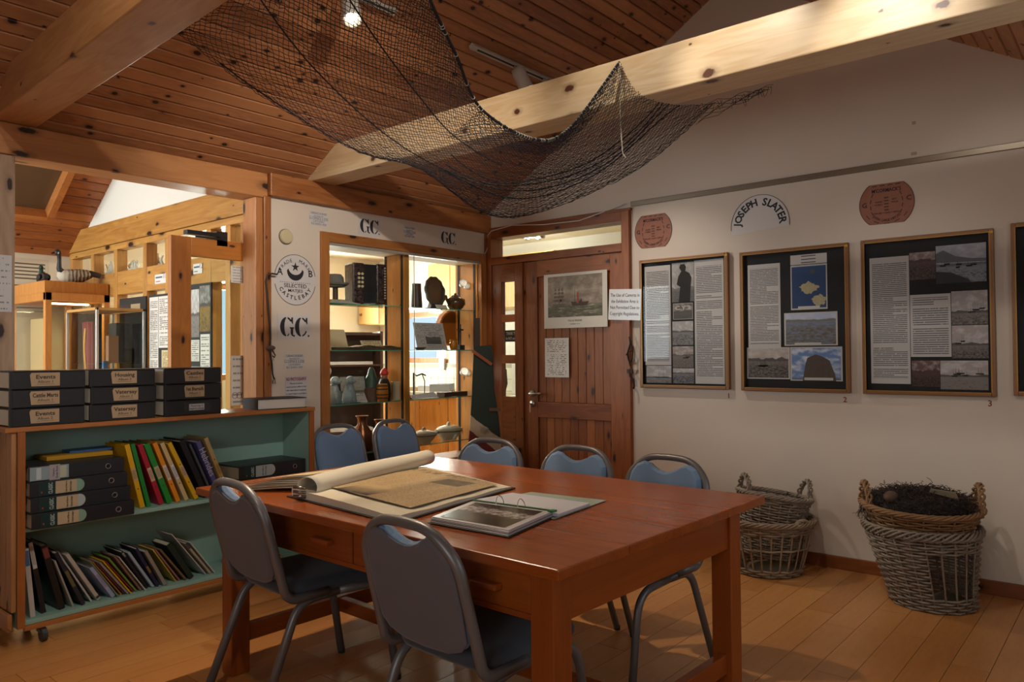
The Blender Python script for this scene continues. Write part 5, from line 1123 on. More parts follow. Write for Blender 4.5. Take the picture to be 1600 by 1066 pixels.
for z in (.02, .045, .085, .11): MB().lathe([(.0425, z), (.0445, z+.002), (.0445, z+.008), (.0425, z+.01)], 18).build('hoop', flat('#4d2c10', .6), br_)
mg = thing('pewter_mug', 'pale pewter mug at the right of the third shelf', 'mug', cpos(621, S3, SY-.02)); MB().lathe([(.045, 0), (.046, .01), (.042, .09), (.046, .135), (.048, .14), (.043, .14), (.038, .09), (.04, .015), (.005, .01)], 20).build('body', flat('#b5aa90', .4, .3), mg, smooth=True); MB().tube([(.04, 0, .12), (.075, 0, .115), (.078, 0, .06), (.044, 0, .03)], .005, 8).build('handle', flat('#b5aa90', .4, .3), mg, smooth=True)
# bottom left: copper jugs behind the chairs
for px_, lb, k in ((565, 'copper milk jug on the lowest shelf between the two chairs', 1.), (592, 'smaller copper jug behind the right-hand chair at the case', .85)):
    t = thing('copper_jug', lb, 'jug', cpos(px_, S4, SY)); MB().lathe([(.075*k, 0), (.085*k, .06*k), (.075*k, .13*k), (.035*k, .19*k), (.032*k, .23*k), (.045*k, .25*k), (.046*k, .255*k), (.03*k, .24*k), (.005, .2*k)], 22).build('body', flat('#7d5238', .3, .8), t, smooth=True)
tag(MB().bb((-.16, -.05, 0), (.16, .05, .10)).build('black_case', flat('#1a1a1c', .5, var=.3, vs=60), None, cpos(575, cz0+fw, SY), bevel=.006), 'black box on the floor of the case behind the chairs', 'box')
# right bay, top shelf
tp = thing('teapot', 'brown glazed teapot on the top shelf at the right of the case', 'teapot', cpos(712, S1, SY-.03)); tpm = flat('#4a3418', .18, var=.3, vs=18)
MB().lathe([(.04, 0), (.06, .015), (.078, .05), (.072, .085), (.045, .105), (.04, .108)], 22).build('body', tpm, tp, smooth=True); MB().lathe([(.042, .105), (.035, .116), (.012, .122), (.012, .13), (.006, .138), (.001, .14)], 16).build('lid', tpm, tp, smooth=True)
MB().tube([(-.07, 0, .045), (-.10, 0, .075), (-.112, 0, .115)], [.016, .011, .009], 10).build('spout', tpm, tp, smooth=True); MB().tube([(.07, 0, .085), (.105, 0, .09), (.108, 0, .05), (.07, 0, .03)], .007, 8).build('handle', flat('#8a6a2c', .3), tp, smooth=True)
mf = thing('carved_oval_frame', 'oval carved frame leaning on the top shelf beside the teapot', 'frame', cpos(683, S1, SY+.05), radians(-8)); ov_ = MB(); ov_.tube([(.085*cos(a)*(1+.05*sin(9*a)), .0, .13+.115*sin(a)*(1+.04*sin(11*a))) for a in [2*pi*i/48 for i in range(48)]], .016, 7, closed=True); ov_.build('carved_rim', flat('#3d342c', .6, var=.5, vs=70, bump=.8), mf, (0, 0, .02), (radians(-12), 0, radians(0)))
poly('picture', arcpts(.085, .115, 0, 350, 35), flat('#5d4227', .4), mf, (0, .03, .15)); MB().prism([(-.07, 0), (.06, 0), (.03, .05), (-.045, .06)], (0, 0, 0), (1, 0, 0), (0, .0, 1), (0, .05, 0)).build('base', flat('#3d342c', .6), mf)
cj = thing('dark_wooden_tankard', 'dark tapering wooden tankard at the left of the right-hand top shelf', 'tankard', cpos(651, S1, SY)); MB().lathe([(.045, 0), (.046, .02), (.036, .17), (.038, .19), (.030, .19), (.030, .03), (.002, .02)], 16).build('body', flat('#35241a', .5, var=.3, vs=20), cj)
easelcard('tiny caption card in front of the teapot', 691, S1, .12, .035, flat('#b9b4aa', .6), y=SY-.07, tilt=-30)
# right bay, second shelf: leaflet with photo, cross, amber jug
lf = easelcard('grey leaflet with a black harbour photograph leaning on the second shelf', 676, S2, .30, .225, lines('#a9a6a6', '#6a686a', 16, .06, 18., .5, 7., .35), y=SY, tilt=-16, rz=-6, cat='leaflet', nm='leaflet', extra=lambda b, w, h: sheet('photograph', w*.5, h*.46, photo('#8d8988', '#4a4646', '#6b6767', '#171415', .55, .15, 41., 6., .7), b, (w*.08, -.0025, h*.44)))
cr = thing('iron_cross', 'thin dark standing cross at the right of the second shelf', 'cross', cpos(719, S2, SY-.03)); MB().box((0, 0, .02), (.06, .05, .04)).build('base', flat('#241d1a', .6), cr, bevel=.004); mb = MB(); mb.box((0, 0, .12), (.012, .01, .18)); mb.box((0, 0, .165), (.07, .01, .012)); mb.build('cross', flat('#3a332e', .5), cr)
aj = thing('amber_jug', 'small amber glass jug beside the iron cross', 'jug', cpos(708, S2, SY-.05)); MB().lathe([(.022, 0), (.03, .015), (.034, .04), (.026, .065), (.034, .085), (.03, .083), (.02, .06), (.004, .01)], 16).build('body', flat('#b06a10', .15, var=.3, vs=60), aj, smooth=True); MB().tube([(-.03, 0, .07), (-.05, 0, .06), (-.032, 0, .025)], .005, 7).build('handle', flat('#b06a10', .15), aj, smooth=True)
bs = thing('small_brown_dish', 'small brown dish in front of the leaflet on the second shelf', 'dish', cpos(656, S2, SY-.06)); MB().lathe([(.025, 0), (.05, .018), (.048, .02), (.022, .006), (.002, .006)], 18).build('bowl', flat('#4b3421', .5), bs, smooth=True)
# right bay, third shelf: long tray, papers, iron tool
tr = thing('wooden_tray', 'long dark wooden box with a brass ring on the third shelf', 'box', cpos(706, S3, SY)); MB().box((0, 0, .018), (.27, .09, .036)).build('body', flat('#3a2318', .5), tr, bevel=.003); MB().tube([(.016*cos(a), -.01, .044+.008*sin(a)) for a in [2*pi*i/16 for i in range(16)]], .004, 6, closed=True).build('brass_ring', flat('#a88a4c', .3, .9), tr)
tag(MB().prism([(-.12, 0), (.16, 0), (.12, .045), (-.13, .03)], (0, 0, 0), (1, 0, 0), (0, .4, 1), (0, .004, 0)).build('leaflet', flat('#b5b4b4', .6), None, cpos(662, S3, SY-.03)), 'blank white leaflet lying at the left of the right-hand third shelf', 'leaflet')
it = thing('iron_tool', 'black iron tool with a bent arm standing on the third shelf', 'tool', cpos(650, S3, SY+.03)); mb = MB(); mb.box((-.02, 0, .005), (.09, .05, .01)); mb.tube([(-.03, 0, .01), (-.03, 0, .20), (.0, 0, .175), (.06, 0, .19), (.10, 0, .175)], .006, 7); mb.tube([(.06, 0, .19), (.09, 0, .13), (.085, 0, .01)], .004, 6); mb.build('iron', flat('#201d1c', .6, .4), it)
# right bay, lowest shelf: two tureens
def tureen(label, px_, k, y):
    t = thing('tureen', label, 'tureen', cpos(px_, S4, y)); cm = flat('#a9a08c', .25, var=.12, vs=40)
    MB().lathe([(.05*k, 0), (.052*k, .012*k), (.07*k, .03*k), (.085*k, .055*k), (.09*k, .07*k), (.082*k, .072*k)], 24, sx=1.25).build('bowl', cm, t, smooth=True); MB().lathe([(.088*k, .072*k), (.07*k, .09*k), (.03*k, .102*k), (.012*k, .104*k), (.014*k, .115*k), (.008*k, .125*k), (.001, .127*k)], 24, sx=1.25).build('lid', cm, t, smooth=True)
    MB().lathe([(.0885*k, .058*k), (.0905*k, .062*k), (.0905*k, .067*k), (.0885*k, .069*k)], 24, sx=1.25).build('painted_band', flat('#5d5640', .4, var=.5, vs=90), t)
    for sg in (-1, 1): MB().tube([(sg*.10*k, 0, .06*k), (sg*.14*k, 0, .072*k), (sg*.14*k, 0, .06*k), (sg*.105*k, 0, .052*k)], .007*k, 7).build('handle', cm, t, smooth=True)
tureen('white lidded tureen at the left of the lowest right-hand shelf', 661, 1., SY-.02); tureen('larger white lidded tureen at the right of the lowest shelf', 700, 1.12, SY+.02)
# white wall spotlights on the case sides
def casespot(label, px_, py_, x, y, yaw):
    p = at(px_, py_, Y=y); t = thing('case_spotlight', label, 'spotlight', (x, y, p.z)); wm = flat('#cfc9bf', .4)
    MB().lathe([(.028, 0), (.03, .012), (.022, .035), (.01, .04)], 18).build('base', wm, t, (0, 0, 0), (0, -pi/2, 0)); MB().cyl((-.035, 0, 0), (-.055, 0, .004), .009, 10).build('arm', wm, t)
    MB().lathe([(.012, -.02), (.022, -.01), (.028, .03), (.034, .05), (.030, .05), (.02, .015), (.001, .012)], 18).build('shade', wm, t, (-.075, 0, .008), (radians(75), 0, yaw), smooth=True)
    l = D.lights.new('case_fill_glow', 'POINT'); l.energy = .2; l.color = (1, .9, .75); l.shadow_soft_size = .03; lo = D.objects.new('case_fill_glow', l); COL.objects.link(lo); lo.location = (x-.08, y-.055, p.z)  # fill glow added at an unlit lamp to brighten the case
casespot('white spotlight high on the right side of the display case', 727, 447, cx1-.076, YC+.12, -.6); casespot('white spotlight half-way up the right side of the display case', 735, 583, cx1-.076, YC+.12, -.5); casespot('white spotlight low in the right corner of the display case', 718, 710, cx1-.076, YC+.10, -.4)
casespot('white spotlight at the left edge of the case above the china dogs', 517, 580, cx0+.16, YC+.12, .5)

# ============================================================ office seen through the case and the door
pcup = pine('#d8b274', '#c2954e', 'z', kr=.04, vary=.15); wtop = flat('#d9d4c9', .4)
def unit(nm, label, cat, a, b, m, doors=0, ax='y', dm=None):
    t = thing(nm, label, cat, (a[0], a[1], a[2])); MB().bb((0, 0, 0), (b[0]-a[0], b[1]-a[1], b[2]-a[2])).build('body', m, t, bevel=.003)
    L = b[1]-a[1]
    for k in range(doors):
        d_ = MB().bb((-.02, L*k/doors+.004, .01), (0, L*(k+1)/doors-.004, b[2]-a[2]-.01)).build('door', dm or m, t, bevel=.003); MB().box((-.028, L*(k+.85)/doors, (b[2]-a[2])*.2), (.016, .03, .03)).build('knob', flat('#8a6a40', .5), d_)
    return t
unit('wall_cupboard', 'row of pale pine wall cupboards seen through the right of the case', 'cupboard', (OX-.32, 6.97, 1.66), (OX-.001, 7.34, 2.28), pcup, 1)
unit('wall_cupboard', 'pale pine wall cupboard seen through the sidelight panes', 'cupboard', (OX-.32, 4.4, 1.76), (OX-.001, 6.13, 2.30), pcup, 5)
unit('base_cupboard', 'pine base cupboards below the white office worktop', 'cupboard', (OX-.55, 4.3, 0), (OX-.012, 7.33, .86), pine('#c98a3e', '#aa6826', 'z', kr=.05), 7)
tag(MB().bb((OX-.60, 4.28, .8605), (OX-.008, 7.34, .90)).build('worktop', wtop, bevel=.003), 'long white worktop in the office behind the case', 'worktop')
s = NT('wall_tiles'); x, y, z = s.sep(s.obj()); ty = s.math('FRACT', s.math('MULTIPLY', y, 8.)); tz = s.math('FRACT', s.math('MULTIPLY', z, 8.))
gr = s.math('MAXIMUM', s.math('LESS_THAN', ty, .05), s.math('LESS_THAN', tz, .05)); tile_m = s.bsdf(s.mix(gr, lin('#d8d3c4'), lin('#a8a294')), .2)
tl_ = struct(MB().bb((OX-.004, 4.3, .90), (OX-.001, 7.35, 1.19)).build('trim_2', flat('#a8a294', .6)), 'white square tiles behind the worktop')
me = MB().box((0, 0, 0), (.006, .118, .118)).mesh('tile', flat('#d8d3c4', .2))
for i in range(24):
    for k in range(2): inst('tile', me, tl_, (OX-.006, 4.37+.125*i, .965+.125*k))
tag(MB().bb((0, 0, 0), (.03, .09, .13)).build('wall_phone', flat('#b5b0a6', .4), None, (OX-.034, at(697, 560, X=OX).y, 1.12), bevel=.006), 'small grey wall box on the office tiles', 'phone')
for k, (px_, lb, c_) in enumerate(((665, 'brown folded paper on the office worktop, nearest the case divider', '#8a6a3c'), (680, 'loose white papers on the office worktop', '#c9c8c8'), (694, 'grey papers stacked on the office worktop by the tiles', '#8a8f96'))):
    tag(MB().box((0, 0, .02+.01*k), (.3, .22, .04+.02*k)).build('paper_pile', flat(c_, .7, var=.25, vs=12), None, (OX-.33, at(px_, 590, X=OX-.3).y, .9), (0, 0, .3*k)), lb, 'papers')
bc = thing('office_bookcase', 'dark brown bookcase of papers seen through the left of the case', 'bookcase', (4.75, 6.55, 0), radians(-25)); dkb = flat('#3a261c', .5, var=.2, vs=10)
for x in (0, .62): MB().bb((x, 0, 0), (x+.03, .35, 1.55)).build('side', dkb, bc)
MB().bb((.03, .33, 0), (.62, .35, 1.55)).build('back_panel', dkb, bc)
for z in (.1, .5, .88, 1.2, 1.53): MB().bb((.03, 0, z-.02), (.62, .33, z)).build('shelf', dkb, bc)
for k, z in enumerate((.5, .88, 1.2)): tag(MB().box((0, 0, .015), (.5, .24, .03)).build('paper_pile', flat('#c9c6c2', .7, var=.15, vs=30), None, (5.09, 6.57, z), (0, 0, radians(-25))), 'white papers on the %s shelf of the dark office bookcase' % ('lower', 'middle', 'upper')[k], 'papers')
pf = thing('framed_picture', 'orange framed white picture on the office wall at the left of the case', 'picture', (4.72, 7.33, 1.12)); MB().box((0, 0, 0), (.45, .03, .5)).build('frame', flat('#b8702c', .5), pf); sheet('print', .39, .44, flat('#d9d4c6', .6), pf, (0, -.017, 0))
gt = thing('guitar_back', 'round orange wooden guitar body hanging at the right behind the case', 'guitar', (4.62, 4.596, 1.52)); MB().lathe([(.14, 0), (.15, .01), (.15, .06), (.14, .07)], 32).build('body', flat('#b0601a', .3), gt, (0, 0, 0), (pi/2, 0, 0))
cl = thing('ceiling_light', 'round chrome ceiling spotlight cluster seen through the transom', 'ceiling light', (5.62, 4.45, 2.455)); MB().lathe([(.14, -.03), (.15, -.005), (.15, 0)], 28).build('plate', steel, cl, smooth=True)
for k in range(5): a = 2*pi*k/5; MB().lathe([(.025, -.075), (.035, -.06), (.03, -.03)], 14).build('spot', steel, cl, (cos(a)*.09, sin(a)*.09, 0), smooth=True)
for lx, ly, le in ((5.62, 4.45, 6), (4.0, 6.0, 26)):  # second glow belongs to an unseen office lamp added as fill
    l = D.lights.new('ceiling_light_glow', 'POINT'); l.energy = le; l.color = (1, .95, .86); l.shadow_soft_size = .08; lo = D.objects.new('ceiling_light_glow', l); COL.objects.link(lo); lo.location = (lx, ly, 2.34)
office_fill = thing('ceiling_light', 'round chrome ceiling light added to brighten the office behind the case', 'ceiling light', (4.0, 6.0, 2.455)); MB().lathe([(.14, -.03), (.15, -.005), (.15, 0)], 28).build('plate', steel, office_fill, smooth=True)  # unseen lamp, added to lighten the office
tag(MB().lathe([(.12, 0), (.15, .1), (.14, .24), (.06, .32), (.005, .33)], 18, sy=.7).build('backpack', flat('#23252a', .8, var=.3, vs=30), None, (5.75, 5.05, .9), smooth=True), 'dark backpack on the worktop seen through the lowest sidelight pane', 'backpack')
tag(MB().bb((-.12, -.1, 0), (.12, .1, .3)).build('white_appliance', flat('#cfcbc2', .4), None, (5.85, 4.72, .9), bevel=.01), 'white kitchen appliance beside the backpack on the worktop', 'appliance')

# ============================================================ next gallery: cabinets, birds, boards, open door
gd = D.objects.new('door_3', None); COL.objects.link(gd); struct(gd, 'open glazed pine door in the next gallery with a black closer'); gd.location = (2.145, 4.42, 0)
dz_ = pine('#b8722e', '#95541c', 'z', kr=.12); dx_ = pine('#b8722e', '#95541c', 'x', kr=.08)
for nm, a, b, m_ in (('stile', (0, 0, .02), (.125, .042, 2.02), dz_), ('stile', (.47, 0, .02), (.535, .042, 2.02), dz_), ('top_rail', (.125, 0, 1.905), (.47, .042, 2.02), dx_), ('bottom_rail', (.125, 0, .02), (.47, .042, .25), dx_)): MB().bb(a, b).build(nm, m_, gd, bevel=.003)
MB().bb((.125, .018, .25), (.47, .022, 1.905)).build('pane', glass(), gd)
cl_ = MB(); cl_.bb((.09, -.02, 2.035), (.30, .03, 2.06)); clo = cl_.build('door_closer', flat('#17171a', .4), gd, bevel=.002); MB().bb((.29, .0, 1.985), (.36, .03, 2.075)).build('closer_bracket', flat('#17171a', .4), clo); MB().bb((.15, -.012, 2.02), (.33, .0, 2.03)).build('closer_arm', flat('#17171a', .4), clo)
for lb, px0, px1, py0, py1, rows in (('white notice taped high on the open gallery door pane', 361, 395, 415, 444, 6), ('white notice with three round icons low on the open door pane', 361, 395, 556, 632, 7)):
    p0, p1 = at(px0, py0, Y=4.435), at(px1, py1, Y=4.435); t = thing('taped_notice', lb, 'notice', ((p0.x+p1.x)/2-.02, 4.434, (p0.z+p1.z)/2)); w_, h_ = abs(p1.x-p0.x)-.04, abs(p1.z-p0.z); sheet('paper', w_, h_, lines('#cfcdca', '#8b8885', rows, .1, 10., .6, 2., .25), t, (0, 0, 0))
    if rows == 7:
        for k in range(3): MB().tube([(-w_*.28+w_*.28*k+.017*cos(a), -.001, -h_*.3+.019*sin(a)) for a in [2*pi*i/16 for i in range(16)]], .002, 4, closed=True).build('icon_ring', flat('#7a4a3c', .6), t)
# pinned boards on the screen
def board(label, pa, pb, za, zb, items, dark='#2a2826'):
    y0, y1 = at(pb, 450, X=GX-.04).y, at(pa, 450, X=GX-.04).y; t = thing('display_board', label, 'display board', (GX-.045, (y0+y1)/2, (za+zb)/2), R90, 'dark display boards on the gallery screen'); w_, h_ = y1-y0, zb-za
    MB().box((0, 0, 0), (w_, .012, h_)).build('backing', flat(dark, .7), t)
    for nm, u0, v0, u1, v1, m_ in items: sheet(nm, w_*(u1-u0), h_*(v1-v0), m_, t, (-w_/2+w_*(u0+u1)/2, -.007, h_/2-h_*(v0+v1)/2))
wt_ = lambda sd, r_: lines('#d8d0c4', '#7c746a', r_, .08, 10., .6, sd, .5)
board('dark display board of white text sheets beside the open door', 235, 268, .9, 1.76, [('text_sheet', .04, .02, .46, .66, wt_(51., 40)), ('text_sheet', .48, .02, .97, .46, wt_(52., 26)), ('text_sheet', .62, .48, .97, .68, lines('#cdbb8c', '#7c6a4a', 12, .1, 8., .6, 53., .5)), ('text_sheet', .04, .7, .46, .95, wt_(54., 12)), ('photograph', .55, .72, .97, .95, bw_(55.))])
board('dark display board of photographs seen through the open glass door', 300, 332, .88, 1.80, [('photograph', .02, .04, .44, .40, bw_(56., .5, .5)), ('photograph', .46, .02, .97, .36, photo('#6b6660', '#4a4540', '#8a6a2c', '#1c1a18', .6, .2, 57., 4., .5)), ('text_sheet', .04, .42, .44, .58, wt_(58., 10)), ('text_sheet', .5, .38, .95, .64, wt_(59., 16)), ('photograph', .02, .62, .46, .78, bw_(60., .5, .7)), ('photograph', .5, .66, .97, .86, bw_(61.)), ('text_sheet', .05, .8, .46, .95, wt_(62., 9))])
board('dark board painted as a narrow pane of reflections on the screen behind the small cabinet', 189, 230, .9, 1.76, [('text_sheet', .45, .06, .8, .12, flat('#a08a68', .6))], '#221c1a')  # opaque backing painted dark for the pane's dark view and reflections
for lb, pa, pb, py, tx in (('white numbered caption card 11 on the screen rail', 242, 259, 437, '11'), ('white numbered caption card 12 on the screen behind the door glass', 302, 316, 421, '12')):
    p0, p1 = at(pa, py, X=GX-.034), at(pb, py, X=GX-.034); t = thing('number_card', lb, 'card', ((GX-.0335), (p0.y+p1.y)/2, p0.z), R90); w_ = abs(p0.y-p1.y); sheet('card', w_, .07, flat('#d8d2ca', .6), t, (0, 0, 0)); text(tx, .05, t, (w_*.36, -.001, .015), redm); MB().box((-w_*.12, -.001, .012), (w_*.6, .0006, .012)).build('printed_line', flat('#55606e', .6), t); MB().box((-w_*.2, -.001, -.018), (w_*.4, .0006, .006)).build('printed_line', redm, t)
# text panel on the far wall
tp_ = thing('text_panel', 'cream text panel with printed lines on the far gallery wall', 'text panel', (2.30, 7.3485, 1.90)); sheet('panel', .36, .50, lines('#cdbfa6', '#5d5244', 16, .06, 12., .7, 63., .4), tp_, (0, 0, 0))
# glass cabinets
def cabinet(nm, label, x0, x1, y0, y1, z1, m_, fr_, base, sh, metal=None):
    t = thing(nm, label, 'cabinet', (x0, y0, 0)); X, Y = x1-x0, y1-y0
    MB().bb((0, 0, 0), (X, Y, base)).build('plinth', m_, t, bevel=.004)
    for a, b in ((0, 0), (X-fr_, 0), (0, Y-fr_), (X-fr_, Y-fr_)): MB().bb((a, b, base), (a+fr_, b+fr_, z1)).build('corner_post', metal or m_, t, bevel=.002)
    hh_ = .06 if not metal else .02
    for a, b, c, d in ((0, 0, X, fr_), (0, Y-fr_, X, Y), (0, fr_, fr_, Y-fr_), (X-fr_, fr_, X, Y-fr_)): MB().bb((a, b, z1-hh_), (c, d, z1)).build('top_rail', m_, t, bevel=.002)
    MB().bb((fr_, fr_, z1-.012), (X-fr_, Y-fr_, z1-.004)).build('lid', m_, t)
    for a, b, c, d in ((fr_, .006, X-fr_, .010), (fr_, Y-.010, X-fr_, Y-.006), (.006, fr_, .010, Y-fr_), (X-.010, fr_, X-.006, Y-fr_)): MB().bb((a, b, base), (c, d, z1-hh_)).build('glass_side', glass((.96, .97, .95, 1), .8, 'cab'), t)
    for z in sh: MB().bb((fr_, fr_, z), (X-fr_, Y-fr_, z+.006)).build('glass_shelf', green, t)
    return t
cw_ = pine('#c98840', '#aa6a28', 'z', kr=.04)
cabinet('glass_cabinet', 'large golden wooden glass cabinet with two decoy birds on top', 2.16, 2.63, 6.45, 7.28, 1.80, cw_, .045, .75, ())
MB().bb((.03, .03, 1.801), (.50, .78, 1.895)).build('top_box', cw_, D.objects['glass_cabinet'], (-.02, 0.02, 0), bevel=.003)
s_ = NT('strip_lamp_glow'); e_ = s_.n('Emission', (1, .78, .42, 1), 6.); s_.t.links.new(e_.outputs[0], s_.out.inputs[0]); MB().box((.23, .20, 1.728), (.30, .04, .012)).build('strip_lamp', s_.m, D.objects['glass_cabinet'])
l = D.lights.new('strip_lamp_light', 'AREA'); l.shape = 'RECTANGLE'; l.size = .3; l.size_y = .04; l.energy = 4; l.color = (1, .78, .42); lo = D.objects.new('strip_lamp_light', l); COL.objects.link(lo); lo.location = (2.39, 6.65, 1.718)
cabinet('glass_cabinet', 'smaller aluminium glass cabinet of medals and cloth in front of the large one', 2.27, 2.62, 5.80, 6.36, 1.66, flat('#b98a4c', .5), .018, .85, (1.25,), flat('#c9c9c6', .3, .8))
rd_ = thing('red_robe', 'dark red cloth robe with gold trim hanging inside the small cabinet', 'robe', (2.36, 6.2, .85)); MB().grid(lambda u, v: Vector((.02*sin(v*20)+.01, -.07+.14*v*(1-.35*u), .70*(1-u)+.02)), 10, 20).build('cloth', flat('#7a1620', .7), rd_, solid=.01, smooth=True); MB().grid(lambda u, v: Vector((-.012, -.02+.03*v+.02*sin(u*7), .62*(1-u)+.05)), 10, 3).build('gold_trim', flat('#b98a2c', .5), rd_, solid=.006)
tag(MB().bb((0, 0, 0), (.10, .14, .30)).build('framed_photo', flat('#1d1b1b', .5), None, (2.47, 5.95, 1.257), bevel=.003), 'dark upright framed picture on the upper shelf of the small cabinet', 'picture')
tag(MB().bb((0, 0, 0), (.07, .05, .20)).build('brown_book', flat('#8a6446', .6), None, (2.385, 5.87, 1.257)), 'upright brown book on the upper shelf of the small cabinet', 'book')
tag(MB().bb((0, 0, 0), (.14, .10, .13)).build('cream_box', flat('#b89a6c', .6, var=.2, vs=30), None, (2.43, 5.88, .851)), 'cream lettered box on the floor of the small cabinet', 'box')
tag(MB().bb((0, 0, 0), (.03, .03, .42)).build('blue_ribbon_card', flat('#4a6a94', .6), None, (2.345, 5.86, .851)), 'tall blue ribbon card at the corner of the small cabinet', 'card')
tag(MB().bb((0, 0, 0), (.02, .35, .62)).build('document', flat('#b9a070', .7), None, (2.30, 6.85, 1.0)), 'tall cream document standing inside the large cabinet', 'document')
gb2 = thing('gold_cup', 'small gold trophy cup inside the large cabinet', 'trophy', (2.33, 6.6, .751)); MB().lathe([(.04, 0), (.035, .02), (.01, .04), (.01, .14), (.045, .18), (.05, .25), (.045, .25), (.01, .17)], 16).build('cup', flat('#b9933c', .3, .8), gb2, smooth=True)
# decoy birds
def bird(nm, label, loc, rz, k, body, neck, head, cheek, bill, tail):
    t = thing(nm, label, 'decoy bird', loc, rz); t.scale = (.8, 1, 1)
    mb = MB(); N = 16; prof = [(-.26, .01, .10, .012), (-.20, .03, .105, .05), (-.10, .062, .085, .075), (.02, .075, .075, .078), (.12, .062, .075, .07), (.17, .035, .085, .05), (.19, .01, .09, .02)]
    vs = []; [vs.extend([(x*k, ry*k*cos(2*pi*i/N), (zc+rz_*sin(2*pi*i/N))*k) for i in range(N)]) for x, ry, zc, rz_ in prof]
    fs = [tuple(range(N-1, -1, -1)), tuple(range((len(prof)-1)*N, len(prof)*N))]; [fs.extend([(l*N+i, l*N+(i+1) % N, (l+1)*N+(i+1) % N, (l+1)*N+i) for i in range(N)]) for l in range(len(prof)-1)]
    mb.add(vs, fs); mb.build('body', body, t, smooth=True)
    nk = neck[1]; MB().tube([(.13*k, 0, .11*k), (.165*k, 0, .16*k), (.16*k, 0, (.16+nk*.5)*k), (.165*k, 0, (.17+nk)*k)], [.045*k, .032*k, .024*k, .026*k], 12).build('neck', neck[0], t, smooth=True)
    hz_ = (.18+nk)*k; MB().ball((.18*k, 0, hz_), (.042*k, .028*k, .032*k), 14, 9).build('head', head, t, smooth=True)
    if cheek: MB().ball((.176*k, 0, hz_-.006*k), (.022*k, .0295*k, .022*k), 12, 8).build('cheek_patch', cheek, t, smooth=True)
    MB().tube([(.21*k, 0, hz_-.004*k), (.25*k, 0, hz_-.014*k), (.262*k, 0, hz_-.018*k)], [.014*k, .009*k, .004*k], 8).build('bill', bill, t, smooth=True)
    MB().prism([(-.2, .0), (-.33, -.02), (-.34, .03), (-.2, .06)], (0, -.03*k, .09*k), (k, 0, 0), (0, 0, k), (0, .06*k, 0)).build('tail', tail, t, bevel=.004)
    for sg in (-1, 1): MB().ball((-.06*k, sg*.055*k, .10*k), (.15*k, .022*k, .045*k), 12, 8).build('wing', tail if nm != 'goose_decoy' else body, t, smooth=True)
s = NT('goose_feathers'); x, y, z = s.sep(s.obj()); wv_ = s.math('SINE', s.math('ADD', s.math('MULTIPLY', x, 190.), s.math('MULTIPLY', s.noise(s.obj(), 20.), 6.)))
goose_m = s.bsdf(s.mix(s.step(x, .02, .10), s.mix(s.step(wv_, -.3, .4), lin('#4d4034'), lin('#a08c72')), lin('#b9ad98')), .7)
bird('goose_decoy', 'tall goose decoy with a black neck standing on the large cabinet', (2.43, 6.66, 1.8965), radians(168), .74, goose_m, (flat('#20201f', .6), .15), flat('#1c1c1b', .6), flat('#c9bfa9', .7), flat('#1a1918', .5), flat('#2f2822', .7))
bird('duck_decoy', 'small green-headed duck decoy behind the goose on the large cabinet', (2.325, 7.0, 1.8965), radians(80), .62, flat('#3d2420', .6, var=.4, vs=40), (flat('#1f3a2c', .5), .07), flat('#1f3a2c', .5), None, flat('#8a7a2c', .5), flat('#2a221e', .7))
# white shells or driftwood on the screen ledge
for k, (px_, lb) in enumerate(((172, 'white coral piece on the clerestory ledge, farthest from the door'), (208, 'white shell piece in the middle clerestory pane'), (248, 'white coral piece in the clerestory pane next to the open door'))):
    t = thing('coral_piece', lb, 'coral', (GX+.085, at(px_, 410, X=GX+.08).y, 1.986)); rr = random.Random(k); mb = MB(); mb.ball((0, 0, .02), (.04, .09, .02), 10, 6)
    for q_ in range(7): yy = rr.uniform(-.07, .07); mb.tube([(0, yy, .02), (rr.uniform(-.02, .02), yy+rr.uniform(-.03, .03), .06), (0, yy+rr.uniform(-.03, .05), rr.uniform(.07, .13))], [.014, .012, .006], 6)
    mb.build('branches', flat('#c9c1b4', .8), t, smooth=True)
tag(MB().bb((GX+.055, 4.50, 1.955), (GX+.15, 7.3, 1.984)).build('ledge', sy), 'pine ledge behind the clerestory panes of the screen', 'ledge')
# ============================================================ fishing net hung over the beam
net = thing('fishing_net', 'dark fishing net with roped edge draped between the two tie beams', 'net', (0, 0, 0))
rails = [
 [(640, -90, 1.30), (672, 0, 1.60), (712, 85, 1.85), (752, 170, 2.15), (832, 217, 2.52), (888, 202, 2.74), (968, 97, 2.955)],
 [(520, -60, 1.30), (590, 50, 1.60), (655, 140, 1.95), (720, 215, 2.30), (812, 262, 2.66), (905, 245, 2.84), (1000, 147, 2.955)],
 [(400, -20, 1.31), (490, 100, 1.62), (600, 205, 2.05), (690, 262, 2.50), (800, 306, 2.80), (935, 262, 3.02), (1058, 164, 3.13)],
 [(268, 45, 1.34), (400, 145, 1.65), (555, 236, 2.15), (655, 264, 2.55), (788, 341, 2.90), (985, 272, 3.14), (1118, 160, 3.28)]]
G3 = [[at(x, y, X=X) for x, y, X in r] for r in rails]
def cr(p0, p1, p2, p3, t): return ((p1*2)+(p2-p0)*t+(p0*2-p1*5+p2*4-p3)*t*t+(p1*3-p0-p2*3+p3)*t*t*t)*.5
def spl(P, u):
    n = len(P)-1; x = min(max(u, 0), 1)*n; i = min(int(x), n-1); t = x-i
    return cr(P[max(i-1, 0)], P[i], P[i+1], P[min(i+2, n)], t)
def NS(u, v): return spl([spl(r, u) for r in G3], v)
NU, NV = 156, 90; rr = random.Random(3); V = {}
for i in range(NU+1):
    for j in range(NV+1):
        if (i+j) % 2 == 0: p = NS(i/NU, j/NV); V[i, j] = p+Vector((rr.gauss(0, .0015), rr.gauss(0, .0015), rr.gauss(0, .002)))
mb = MB()
